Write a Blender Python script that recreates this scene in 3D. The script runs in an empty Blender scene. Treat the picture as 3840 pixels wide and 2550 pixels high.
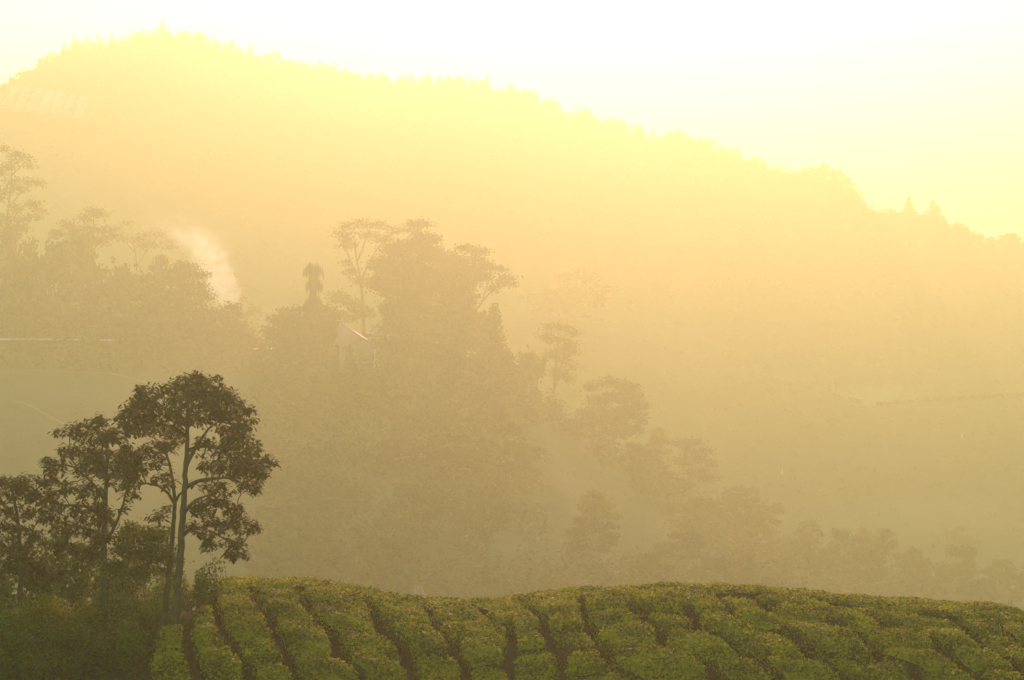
import bpy, math, random
import numpy as np
from mathutils import Vector

rng = np.random.default_rng(7)
random.seed(7)
scene = bpy.context.scene
col = scene.collection

# ------------------------------------------------------------------ camera
HFOV = math.radians(30.0)
F = 1920.0 / math.tan(HFOV / 2)          # focal length in photo pixels (3840 wide)
cam_d = bpy.data.cameras.new("camera")
cam_d.sensor_fit = 'HORIZONTAL'
cam_d.angle = HFOV
cam_d.clip_start = 0.5
cam_d.clip_end = 8000
cam = bpy.data.objects.new("camera", cam_d)
col.objects.link(cam)
cam.location = (0, 0, 0)
cam.rotation_euler = (math.radians(90), 0, 0)
scene.camera = cam

# ------------------------------------------------------------------ sky, sun, exposure
SUN_EL = math.radians(15.3)
SUN_AZ = math.radians(2.1)               # to the right of +Y
world = bpy.data.worlds.new("World")
scene.world = world
world.use_nodes = True
wn = world.node_tree
bg = wn.nodes["Background"]
sky = wn.nodes.new("ShaderNodeTexSky")
sky.sky_type = 'NISHITA'
sky.sun_disc = False
sky.sun_elevation = SUN_EL
sky.sun_rotation = SUN_AZ
sky.air_density = 1.0
sky.dust_density = 0.0
sky.ozone_density = 1.0
wn.links.new(sky.outputs[0], bg.inputs[0])
bg.inputs[1].default_value = 0.15

sun_d = bpy.data.lights.new("sun", 'SUN')
sun_d.energy = 2.8
sun_d.angle = math.radians(0.5)
sun_d.color = (1.0, 0.36, 0.36)
sun = bpy.data.objects.new("sun", sun_d)
col.objects.link(sun)
sdir = Vector((math.sin(SUN_AZ) * math.cos(SUN_EL), math.cos(SUN_AZ) * math.cos(SUN_EL), math.sin(SUN_EL)))
sun.rotation_euler = (-sdir).to_track_quat('-Z', 'Y').to_euler()
sun.location = (40, 300, 120)

vs = scene.view_settings
vs.view_transform = 'Standard'
vs.look = 'None'
vs.gamma = 1.0
vs.use_curve_mapping = False
vs.exposure = 1.2
scene.cycles.volume_bounces = 4
scene.cycles.max_bounces = 8
scene.cycles.diffuse_bounces = 2
scene.cycles.glossy_bounces = 2
scene.cycles.transmission_bounces = 4
scene.cycles.transparent_max_bounces = 8

HAZE_DENSITY = 0.0019
HAZE_COLOR = (0.73, 0.92, 0.43)
HAZE_G = 0.63

# ------------------------------------------------------------------ helpers
def P(px, py, y):
    "photo pixel at forward distance y -> point"
    return Vector(((px - 1920) / F * y, y, -(py - 1275) / F * y))

def curve(pts, smooth=2.0):
    "smooth 1-D profile through (a, b) control points"
    a = np.array([p[0] for p in pts], float); b = np.array([p[1] for p in pts], float)
    g = np.linspace(a[0], a[-1], 1600)
    v = np.interp(g, a, b)
    k = max(1, int(smooth * 1600 / (a[-1] - a[0])))
    ker = np.hanning(2 * k + 3); ker /= ker.sum()
    v = np.convolve(np.pad(v, k + 1, mode='edge'), ker, mode='valid')
    return lambda x: np.interp(x, g, v)

def vnoise(x, y, seed=0):
    "cheap smooth value noise, about -1..1"
    x = np.asarray(x, float); y = np.asarray(y, float)
    xi = np.floor(x).astype(np.int64); yi = np.floor(y).astype(np.int64)
    fx = x - xi; fy = y - yi
    fx = fx * fx * (3 - 2 * fx); fy = fy * fy * (3 - 2 * fy)
    def h(i, j):
        n = (i * 374761393 + j * 668265263 + seed * 974634533) & 0x7fffffff
        n = (n ^ (n >> 13)) * 1274126177 & 0x7fffffff
        return ((n ^ (n >> 16)) & 0xffff) / 32767.5 - 1.0
    a = h(xi, yi) * (1 - fx) + h(xi + 1, yi) * fx
    b = h(xi, yi + 1) * (1 - fx) + h(xi + 1, yi + 1) * fx
    return a * (1 - fy) + b * fy

def fbm(x, y, seed=0, octv=4):
    s = 0; a = 1.0; t = 0
    for o in range(octv):
        s = s + a * vnoise(np.asarray(x) * 2 ** o, np.asarray(y) * 2 ** o, seed + o * 17); t += a; a *= 0.5
    return s / t

def mesh_np(name, V, Fq, mats=(), smooth=False, mi=None):
    "fast mesh from numpy verts and equal-length faces"
    V = np.ascontiguousarray(V, np.float32); Fq = np.ascontiguousarray(Fq, np.int32)
    n = Fq.shape[1]
    me = bpy.data.meshes.new(name)
    me.vertices.add(len(V)); me.vertices.foreach_set("co", V.ravel())
    me.loops.add(Fq.size); me.loops.foreach_set("vertex_index", Fq.ravel())
    me.polygons.add(len(Fq))
    me.polygons.foreach_set("loop_start", np.arange(0, Fq.size, n, dtype=np.int32))
    me.polygons.foreach_set("loop_total", np.full(len(Fq), n, np.int32))
    if mi is not None:
        me.polygons.foreach_set("material_index", np.ascontiguousarray(mi, np.int32))
    if smooth:
        me.polygons.foreach_set("use_smooth", np.ones(len(Fq), bool))
    for m in mats: me.materials.append(m)
    me.update(calc_edges=True)
    me.validate()
    return me

def link(name, me, parent=None, loc=None):
    o = bpy.data.objects.new(name, me); col.objects.link(o)
    if parent is not None: o.parent = parent
    if loc is not None: o.location = loc
    return o

def tag(o, label=None, cat=None, group=None, kind=None):
    if label: o["label"] = label
    if cat: o["category"] = cat
    if group: o["group"] = group
    if kind: o["kind"] = kind
    return o

def empty(name, loc, rz=0.0):
    o = bpy.data.objects.new(name, None); col.objects.link(o)
    o.location = loc; o.rotation_euler = (0, 0, rz); o.empty_display_size = 0.3
    return o

# ------------------------------------------------------------------ materials
def base_mat(name, c1, c2, scale=3.0, rough=0.8, trans=0.0, tcol=None, bump=0.0, bscale=20.0, spec=0.3, rand=0.0, detail=4.0):
    m = bpy.data.materials.new(name); m.use_nodes = True
    nt = m.node_tree; nd = nt.nodes; lk = nt.links
    out = nd["Material Output"]; pb = nd["Principled BSDF"]
    tc = nd.new("ShaderNodeTexCoord"); nz = nd.new("ShaderNodeTexNoise")
    nz.inputs["Scale"].default_value = scale; nz.inputs["Detail"].default_value = detail
    geo = nd.new("ShaderNodeNewGeometry")
    lk.new(geo.outputs["Position"], nz.inputs["Vector"])
    rp = nd.new("ShaderNodeMapRange"); rp.inputs[1].default_value = 0.3; rp.inputs[2].default_value = 0.7
    lk.new(nz.outputs["Fac"], rp.inputs[0])
    mx = nd.new("ShaderNodeMix"); mx.data_type = 'RGBA'
    mx.inputs[6].default_value = (*c1, 1); mx.inputs[7].default_value = (*c2, 1)
    if rand > 0:
        ad = nd.new("ShaderNodeMath"); ad.operation = 'ADD'; ad.use_clamp = True
        ml = nd.new("ShaderNodeMath"); ml.operation = 'MULTIPLY_ADD'
        lk.new(geo.outputs["Random Per Island"], ml.inputs[0]); ml.inputs[1].default_value = rand * 2; ml.inputs[2].default_value = -rand
        lk.new(rp.outputs[0], ad.inputs[0]); lk.new(ml.outputs[0], ad.inputs[1])
        lk.new(ad.outputs[0], mx.inputs[0])
    else:
        lk.new(rp.outputs[0], mx.inputs[0])
    lk.new(mx.outputs[2], pb.inputs["Base Color"])
    pb.inputs["Roughness"].default_value = rough
    pb.inputs["Specular IOR Level"].default_value = spec
    if bump > 0:
        n2 = nd.new("ShaderNodeTexNoise"); n2.inputs["Scale"].default_value = bscale; n2.inputs["Detail"].default_value = 5
        lk.new(geo.outputs["Position"], n2.inputs["Vector"])
        bp = nd.new("ShaderNodeBump"); bp.inputs["Strength"].default_value = bump
        lk.new(n2.outputs["Fac"], bp.inputs["Height"]); lk.new(bp.outputs[0], pb.inputs["Normal"])
    if trans > 0:
        tr = nd.new("ShaderNodeBsdfTranslucent")
        if tcol is not None:
            mt = nd.new("ShaderNodeMix"); mt.data_type = 'RGBA'; mt.blend_type = 'MULTIPLY'; mt.inputs[0].default_value = 1.0
            lk.new(mx.outputs[2], mt.inputs[6]); mt.inputs[7].default_value = (*tcol, 1)
            lk.new(mt.outputs[2], tr.inputs["Color"])
        else:
            lk.new(mx.outputs[2], tr.inputs["Color"])
        ms = nd.new("ShaderNodeMixShader"); ms.inputs[0].default_value = trans
        lk.new(pb.outputs[0], ms.inputs[1]); lk.new(tr.outputs[0], ms.inputs[2])
        lk.new(ms.outputs[0], out.inputs["Surface"])
    return m

M = {}
M['soil'] = base_mat('soil', (0.038, 0.026, 0.012), (0.065, 0.045, 0.022), 2.0, 0.95, bump=0.5, bscale=12)
M['hill_grass'] = base_mat('hill_grass', (0.030, 0.042, 0.010), (0.060, 0.070, 0.018), 0.35, 0.9, bump=0.6, bscale=1.2)
M['far_forest'] = base_mat('far_forest', (0.030, 0.045, 0.018), (0.055, 0.070, 0.025), 0.12, 0.95)
M['far_tea'] = base_mat('far_tea', (0.048, 0.064, 0.014), (0.080, 0.092, 0.022), 0.08, 0.9)
M['valley'] = base_mat('valley', (0.040, 0.055, 0.020), (0.070, 0.080, 0.028), 0.02, 0.95)

# ------------------------------------------------------------------ terrain
def px2x(px, y): return (px - 1920) / F * y
def py2z(py, y): return -(py - 1275) / F * y

TEA_Y = 58.0
_tea = curve([(px2x(a, TEA_Y), py2z(b, TEA_Y)) for a, b in
    [(-2600, 2240), (-1200, 2215), (0, 2215), (400, 2205), (750, 2192), (900, 2178), (1080, 2175), (1200, 2186), (1400, 2222), (1540, 2246),
     (1700, 2256), (1850, 2252), (2000, 2236), (2150, 2212), (2400, 2200), (2700, 2203), (3000, 2224),
     (3400, 2252), (3840, 2284), (4600, 2350), (6400, 2480)]], 0.8)
BUSH_H = 0.80
def tea_z(x, y):
    x = np.asarray(x, float); y = np.asarray(y, float)
    zc = _tea(x) - BUSH_H
    d = y - TEA_Y
    a = 0.0245
    df = np.clip(d, -13.0, 14.0)
    z = zc - 0.129 * df - a * df * df
    s_front = -0.129 + 2 * a * 13.0
    s_back = -0.129 - 2 * a * 14.0
    z = z + np.where(d < -13.0, s_front * (d + 13.0), 0) + np.where(d > 14, s_back * (d - 14.0), 0)
    # gully in front of the field, then the bank the camera stands on
    bank = -1.75 - 0.52 * np.clip(y - 3.0, 0, 100) - 0.02 * np.abs(x)
    z = np.where(y < TEA_Y, np.maximum(z, bank), z)
    z = z + 0.05 * fbm(x * 0.35, y * 0.35, 3)
    return np.maximum(z, -50.0)

FOR_Y = 380.0
_for = curve([(px2x(a, FOR_Y), py2z(b, FOR_Y)) for a, b in
    [(-3000, 1330), (-600, 1300), (0, 1290), (500, 1292), (1000, 1312), (1400, 1305), (1700, 1340), (1950, 1480), (2150, 1590),
     (2300, 1690), (2500, 1840), (2800, 2000), (3000, 2085), (3300, 2180), (3600, 2235), (3840, 2262), (4400, 2310), (7000, 2340)]], 14)
def for_z(x, y):
    x = np.asarray(x, float); y = np.asarray(y, float)
    zr = _for(x)
    s = np.clip((FOR_Y - y) / 235.0, 0, 1)
    front = zr + (-52 - zr) * s ** 1.08
    t = np.clip((y - FOR_Y) / 120.0, 0, 1)
    back = zr - 3 * t + (-52 - zr + 3) * np.clip((y - FOR_Y - 25) / 130.0, 0, 1) ** 1.4
    z = np.where(y < FOR_Y, front, back)
    z = z + 2.2 * fbm(x * 0.02, y * 0.02, 11) * np.clip(s * 4, 0, 1) * np.clip((z + 52) / 6, 0, 1)
    return z

FT_Y = 575.0
_ft = curve([(px2x(a, FT_Y), py2z(b, FT_Y)) for a, b in
    [(-3000, 1250), (0, 1200), (1200, 1160), (2000, 1170), (2260, 1215), (2500, 1300), (2700, 1355), (2900, 1415), (3060, 1455), (3130, 1472), (3185, 1500),
     (3220, 1514), (3300, 1520), (3420, 1514), (3600, 1500), (3840, 1488), (4600, 1470), (7000, 1500)]], 5)
def ft_z(x, y):
    x = np.asarray(x, float); y = np.asarray(y, float)
    zr = _ft(x)
    s = np.clip((FT_Y - y) / 180.0, 0, 1)
    front = zr + (-56 - zr) * (0.35 * s + 0.65 * s * s * (3 - 2 * s))
    back = zr + (-56 - zr) * np.clip((y - FT_Y) / 90.0, 0, 1)
    z = np.where(y < FT_Y, front, back)
    return z + 2.0 * fbm(x * 0.012, y * 0.012, 23) * np.clip(s * 3, 0, 1)

MT_Y = 860.0
MT_RIDGE = [(-4000, 520), (-1200, 420), (-300, 360), (0, 345), (60, 295), (200, 205), (420, 160), (520, 132), (720, 132), (800, 172), (900, 200), (1100, 238), (1300, 285),
     (1500, 310), (1800, 320), (1950, 355), (2100, 410), (2250, 450), (2390, 500), (2430, 522), (2600, 530), (2750, 588), (2900, 645),
     (2980, 672), (3050, 655), (3120, 675), (3200, 735), (3260, 800), (3300, 815), (3450, 828), (3560, 850), (3700, 920), (3840, 930), (4500, 1040), (8000, 1150)]
_mt = curve([(px2x(a, MT_Y), py2z(b, MT_Y)) for a, b in MT_RIDGE], 8)
def mt_z(x, y):
    x = np.asarray(x, float); y = np.asarray(y, float)
    zr = _mt(x)
    s = np.clip((MT_Y - y) / 240.0, 0, 1)
    front = zr + (-56 - zr) * (s ** 0.9)
    back = zr + (-56 - zr) * np.clip((y - MT_Y) / 260.0, 0, 1)
    z = np.where(y < MT_Y, front, back)
    return z + 7.0 * fbm(x * 0.01, y * 0.01, 31) * np.clip(s * 6, 0, 1) * np.clip((z + 56) / 20, 0, 1)

HILLS = (tea_z, for_z, ft_z, mt_z)
def hit(px, py, f, y0, y1, lift=0.0, n=3000):
    "first point of hill f (plus lift) along the view ray of a pixel"
    ys = np.linspace(y0, y1, n)
    xs = (px - 1920) / F * ys; zs = -(py - 1275) / F * ys
    g = f(xs, ys) + lift
    k = np.nonzero(g >= zs)[0]
    if len(k) == 0: return None
    i = k[0]
    return Vector((xs[i], ys[i], zs[i] - lift))

def sheet(name, f, x0, x1, y0, y1, nx, ny, mat, warp=None):
    u = np.linspace(0, 1, nx); v = np.linspace(0, 1, ny)
    if warp: v = warp(v)
    X, Y = np.meshgrid(x0 + (x1 - x0) * u, y0 + (y1 - y0) * v)
    Z = f(X, Y)
    V = np.stack([X, Y, Z], -1).reshape(-1, 3)
    i = np.arange(nx * ny).reshape(ny, nx)
    Q = np.stack([i[:-1, :-1], i[:-1, 1:], i[1:, 1:], i[1:, :-1]], -1).reshape(-1, 4)
    o = link(name, mesh_np(name, V, Q, [mat], smooth=True))
    tag(o, kind='structure')
    return o

def flat(x, y): return np.full(np.shape(x), -49.0)
sheet('ground', flat, -1500, 1500, -700, 2000, 40, 40, M['valley'])
sheet('tea_field_ground', tea_z, -70, 70, -40, 150, 281, 381, M['soil'])
sheet('forest_hill', for_z, -420, 420, 140, 560, 281, 181, M['hill_grass'])
sheet('far_tea_hill', ft_z, -520, 520, 393, 668, 241, 121, M['far_tea'])
sheet('mountain', mt_z, -1000, 1000, 618, 1115, 361, 141, M['far_forest'])
# ------------------------------------------------------------------ plant materials
M['tea_leaf'] = base_mat('tea_leaf', (0.060, 0.074, 0.002), (0.45, 0.41, 0.003), 1.3, 0.5, trans=0.45, tcol=(1.6, 1.5, 0.3), spec=0.10, rand=0.6)
M['tea_wood'] = base_mat('tea_wood', (0.028, 0.020, 0.009), (0.06, 0.044, 0.022), 9.0, 0.9, bump=0.3, bscale=40)
M['tree_leaf'] = base_mat('tree_leaf', (0.020, 0.022, 0.001), (0.090, 0.082, 0.003), 1.2, 0.55, trans=0.42, tcol=(2.3, 1.9, 0.3), spec=0.08, rand=0.5)
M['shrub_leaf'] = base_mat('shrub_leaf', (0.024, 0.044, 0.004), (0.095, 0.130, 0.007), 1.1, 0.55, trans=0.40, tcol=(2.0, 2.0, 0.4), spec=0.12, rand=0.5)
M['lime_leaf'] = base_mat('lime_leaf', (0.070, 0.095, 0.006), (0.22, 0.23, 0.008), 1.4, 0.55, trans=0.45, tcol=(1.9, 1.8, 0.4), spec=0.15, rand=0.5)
M['bark'] = base_mat('bark', (0.040, 0.034, 0.018), (0.11, 0.092, 0.052), 7.0, 0.9, bump=0.5, bscale=30)
M['far_bark'] = base_mat('far_bark', (0.08, 0.065, 0.045), (0.16, 0.13, 0.10), 2.0, 0.9)
M['wood_leaf'] = base_mat('wood_leaf', (0.008, 0.012, 0.002), (0.080, 0.084, 0.010), 0.30, 0.7, trans=0.22, tcol=(1.9, 1.7, 0.6), spec=0.1, rand=0.10, detail=2.0)  # broad noise patches paint lit and dark clumps into the crowns
M['dark_leaf'] = base_mat('dark_leaf', (0.006, 0.009, 0.003), (0.030, 0.035, 0.008), 0.4, 0.7, trans=0.12, tcol=(1.7, 1.5, 0.6), spec=0.08, rand=0.12)
M['pale_leaf'] = base_mat('pale_leaf', (0.040, 0.046, 0.008), (0.20, 0.185, 0.026), 0.45, 0.7, trans=0.32, tcol=(1.8, 1.6, 0.6), spec=0.1, rand=0.15)  # pale foliage, brightened against dark_leaf so sunlit crowns are painted into the colour
M['rust_leaf'] = base_mat('rust_leaf', (0.13, 0.055, 0.022), (0.24, 0.11, 0.045), 0.5, 0.7, trans=0.30, tcol=(1.5, 1.2, 0.7), spec=0.15, rand=0.4)
M['cream_leaf'] = base_mat('cream_leaf', (0.25, 0.22, 0.13), (0.42, 0.38, 0.24), 0.6, 0.7, trans=0.3, spec=0.15, rand=0.4)

# ------------------------------------------------------------------ leaf and wood geometry
def unit(a):
    return a / np.maximum(np.linalg.norm(a, axis=-1, keepdims=True), 1e-9)

def diamonds(C, N, T, L, W, fold=0.0):
    "one four-cornered leaf at each centre C, normal N, axis T"
    T = unit(T - N * (T * N).sum(-1, keepdims=True)); S = np.cross(N, T)
    L = np.asarray(L)[:, None]; W = np.asarray(W)[:, None]
    V = np.stack([C - T * L / 2, C + S * W / 2 - N * W * fold, C + T * L / 2, C - S * W / 2 - N * W * fold], 1)
    k = len(C)
    Q = np.arange(4 * k).reshape(k, 4)
    return V.reshape(-1, 3), Q

def rdir(n):
    return unit(rng.normal(size=(n, 3)))

def long_leaves(B, D, L, W, droop):
    "six-cornered folded leaves from base B along D that bend down"
    n = len(B)
    up = np.array([0, 0, 1.0])
    S = unit(np.cross(D, up) + 1e-4); N = np.cross(S, D)
    L = L[:, None]; W = W[:, None]; dr = droop[:, None]
    p = lambda t, s, d: B + D * L * t + S * W * s - up * L * dr * d - N * W * abs(s) * 0.35
    b = p(0, 0, 0); l1 = p(.32, .5, .08); l2 = p(.68, .42, .36); t = p(1, 0, .75); r2 = p(.68, -.42, .36); r1 = p(.32, -.5, .08)
    V = np.stack([b, l1, l2, t, r2, r1], 1).reshape(-1, 3)
    i = np.arange(n)[:, None] * 6
    Q = np.concatenate([i + [[0, 1, 2, 3]], i + [[0, 3, 4, 5]]], 0)
    return V, Q

def tubes(A, B, ra, rb, sides=5):
    "one tapered tube per edge A->B"
    n = len(A)
    if n == 0: return np.zeros((0, 3)), np.zeros((0, 4), int)
    D = unit(B - A)
    ref = np.where(np.abs(D[:, 2:3]) > 0.9, np.array([[1.0, 0, 0]]), np.array([[0, 0, 1.0]]))
    U = unit(np.cross(D, ref)); W = np.cross(D, U)
    th = np.linspace(0, 2 * np.pi, sides, endpoint=False)
    ring = U[:, None, :] * np.cos(th)[None, :, None] + W[:, None, :] * np.sin(th)[None, :, None]
    V = np.concatenate([A[:, None] + ring * ra[:, None, None], B[:, None] + ring * rb[:, None, None]], 1).reshape(-1, 3)
    b = np.arange(n)[:, None] * 2 * sides
    j = np.arange(sides); k = (j + 1) % sides
    q = np.stack([j, k, sides + k, sides + j], -1)
    Q = (b[:, :, None] + q[None]).reshape(-1, 4)
    return V, Q

def join(parts):
    V, Q, o = [], [], 0
    for v, q in parts:
        V.append(v); Q.append(q + o); o += len(v)
    return np.concatenate(V), np.concatenate(Q)

def smooth_tube(pts, rad, sides=8):
    "continuous tapered trunk through points"
    pts = np.asarray(pts, float); n = len(pts)
    D = unit(np.gradient(pts, axis=0))
    U = unit(np.cross(D, np.array([[0.0, 1.0, 0.05]]))); W = np.cross(D, U)
    th = np.linspace(0, 2 * np.pi, sides, endpoint=False)
    V = (pts[:, None] + (U[:, None] * np.cos(th)[None, :, None] + W[:, None] * np.sin(th)[None, :, None]) * np.asarray(rad)[:, None, None]).reshape(-1, 3)
    i = np.arange(n - 1)[:, None] * sides; j = np.arange(sides)[None]; k = (j + 1) % sides
    Q = np.stack([i + j, i + k, i + sides + k, i + sides + j], -1).reshape(-1, 4)
    return V, Q

def resample(pl, step):
    pl = np.asarray(pl, float)
    s = np.r_[0, np.cumsum(np.linalg.norm(np.diff(pl, axis=0), axis=1))]
    n = max(2, int(s[-1] / step) + 1)
    t = np.linspace(0, s[-1], n)
    P_ = np.stack([np.interp(t, s, pl[:, k]) for k in range(3)], -1)
    for _ in range(2):                                     # soften the corners
        P_[1:-1] = 0.25 * P_[:-2] + 0.5 * P_[1:-1] + 0.25 * P_[2:]
    return P_

def colonize(start, pts, step, kill, iters=160, lift=0.06):
    "grow branches from start nodes towards crown points; returns positions and parents of new nodes"
    pos = list(start); par = [-1] * len(start)
    X = np.array(pts); S = np.array(start)
    d = np.linalg.norm(X[:, None] - S[None], axis=2)
    near = d.argmin(1); dist = d.min(1)
    alive = np.ones(len(X), bool)
    for it in range(iters):
        alive &= dist > kill
        if not alive.any(): break
        idx = np.nonzero(alive)[0]
        ns = np.unique(near[idx])
        new = []; newp = []
        for n in ns:
            m = idx[near[idx] == n]
            v = unit(X[m] - pos[n]).mean(0)
            v = v + np.array([0, 0, lift]) + rng.normal(size=3) * 0.09
            q = pos[n] + step * v / max(np.linalg.norm(v), 1e-6)
            new.append(q); newp.append(n)
        base = len(pos)
        pos.extend(new); par.extend(newp)
        dn = np.linalg.norm(X[:, None] - np.array(new)[None], axis=2)
        j = dn.argmin(1); dm = dn.min(1)
        upd = dm < dist - 1e-4
        near[upd] = base + j[upd]; dist[upd] = dm[upd]
        # a point that nobody can get nearer to is given up
        if it > 12 and not upd[idx].any(): break
    return np.array(pos), np.array(par), near

def traced_tree(name, label, cat, depth, trunks, clumps, trunk_r, mode='whorl', leaf=None, leaf_size=0.17, per=7, dens=42.0,
                step=0.16, twig_r=0.006, bark='bark', group=None, lift=0.06, ground=None, flat=0.75, spread=1.0, foot=0.25):
    """a tree whose trunk and leaf clumps are read off the photograph; the clumps get their own depth.
    trunks: pixel polylines with optional depth offset; clumps: (px, py, rx, ry) ellipses"""
    k = depth / F
    def W3(px, py, dy=0.0): return np.array(P(px, py, depth)) + np.array([0, dy, 0])
    base = W3(*trunks[0][0][:2])
    gz = float((ground or tea_z)(base[0], base[1]))
    root = empty(name, (base[0], base[1], gz)); tag(root, label, cat, group)
    O = np.array([base[0], base[1], gz])
    lines = []
    for i, tl in enumerate(trunks):
        pl = [W3(*p) for p in tl]
        if i == 0: pl.insert(0, np.array([pl[0][0], pl[0][1], gz - foot]))
        lines.append(resample(pl, step))
    # wood that was traced
    starts = []; 
    for i, ln in enumerate(lines):
        n = len(ln); r0 = trunk_r if i == 0 else trunk_r * 0.5
        if i == 0:
            t = np.linspace(0, 1, n); rad = r0 * (1 - 0.68 * t ** 1.2) * (1 + 0.5 * np.exp(-t * n * step / 0.25))
        else:
            rad = r0 * np.linspace(1.0, 0.3, n)
        ln = ln + rng.normal(size=ln.shape) * trunk_r * 0.07
        v, q = smooth_tube(ln - O, rad, 8)
        link('trunk' if i == 0 else 'limb', mesh_np('trunk' if i == 0 else 'limb', v, q, [M[bark]], smooth=True), root)
        cut = int(n * 0.3) if i == 0 else 0
        starts.append(ln[cut:])
    start = np.concatenate(starts)
    pts = []
    for c in clumps:
        px, py, rx, ry = c[:4]
        a, b = rx * k, ry * k
        n = max(5, int(dens * a * b * (0.55 if mode == 'whorl' else 1.0)) + 2)
        cz = W3(px, py); dy = (c[4] if len(c) > 4 else rng.uniform(-0.8, 0.8) * spread * min(1.6, 6 * a + 0.2))
        dd = unit(rng.normal(size=(n, 3))) * (rng.uniform(0.25, 1.0, n) ** 0.5)[:, None]
        dd[:, 2] = np.where(dd[:, 2] < 0, dd[:, 2] * flat, dd[:, 2])
        pts.append(cz + dd * np.array([a, a * 0.85, b]) + np.array([0, dy, 0]))
    pts = np.concatenate(pts)
    pos, par, near = colonize(start, pts, step, step * 1.3, lift=lift)
    ns = len(start)
    # thickness from the number of tips carried
    load = np.zeros(len(pos)); np.add.at(load, near, 1.0)
    for i in range(len(pos) - 1, ns - 1, -1): load[par[i]] += load[i]
    rad = twig_r * np.maximum(load, 1) ** 0.42
    rad = np.minimum(rad, trunk_r * 0.45)
    e = np.arange(ns, len(pos))
    ra = np.minimum(rad[par[e]], rad[e] * 1.5); rb = rad[e]
    bits = [tubes(pos[par[e]] - O, pos[e] - O, ra, rb, 5)]
    bits.append(tubes(pos[near] - O, pts - O, np.full(len(pts), twig_r), np.full(len(pts), twig_r * 0.6), 3) )
    v, q = join(bits)
    tag(link('twigs', mesh_np('twigs', v, q, [M[bark]], smooth=True), root), kind='stuff')
    # leaves
    lm = M[leaf or 'tree_leaf']
    n = len(pts)
    if mode == 'whorl':
        B = np.repeat(pts, per, 0) + rng.normal(size=(n * per, 3)) * leaf_size * 0.35
        az = rng.uniform(0, 2 * np.pi, n * per); el = rng.uniform(-0.5, 0.55, n * per)
        D = np.stack([np.cos(az) * np.cos(el), np.sin(az) * np.cos(el), np.sin(el)], -1)
        L = leaf_size * rng.uniform(0.65, 1.25, n * per)
        v, q = long_leaves(B - O, D, L, L * rng.uniform(0.36, 0.5, n * per), rng.uniform(0.15, 0.85, n * per))
    else:
        m = n * per
        C = np.repeat(pts, per, 0) + rng.normal(size=(m, 3)) * np.array([1, 1, 0.55]) * leaf_size * (1.5 if mode == 'tuft' else 1.0)
        N = unit(rdir(m) + np.array([0, 0, 0.9])); T = rdir(m)
        if mode == 'hang': N = unit(rdir(m) * np.array([1, 1, 0.2])); T = np.tile(np.array([[0, 0, -1.0]]), (m, 1)) + rdir(m) * 0.4
        L = leaf_size * rng.uniform(0.6, 1.4, m)
        v, q = diamonds(C - O, N, T, L, L * rng.uniform(0.45, 0.8, m))
    link('crown', mesh_np('crown', v, q, [lm]), root)
    return root

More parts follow.
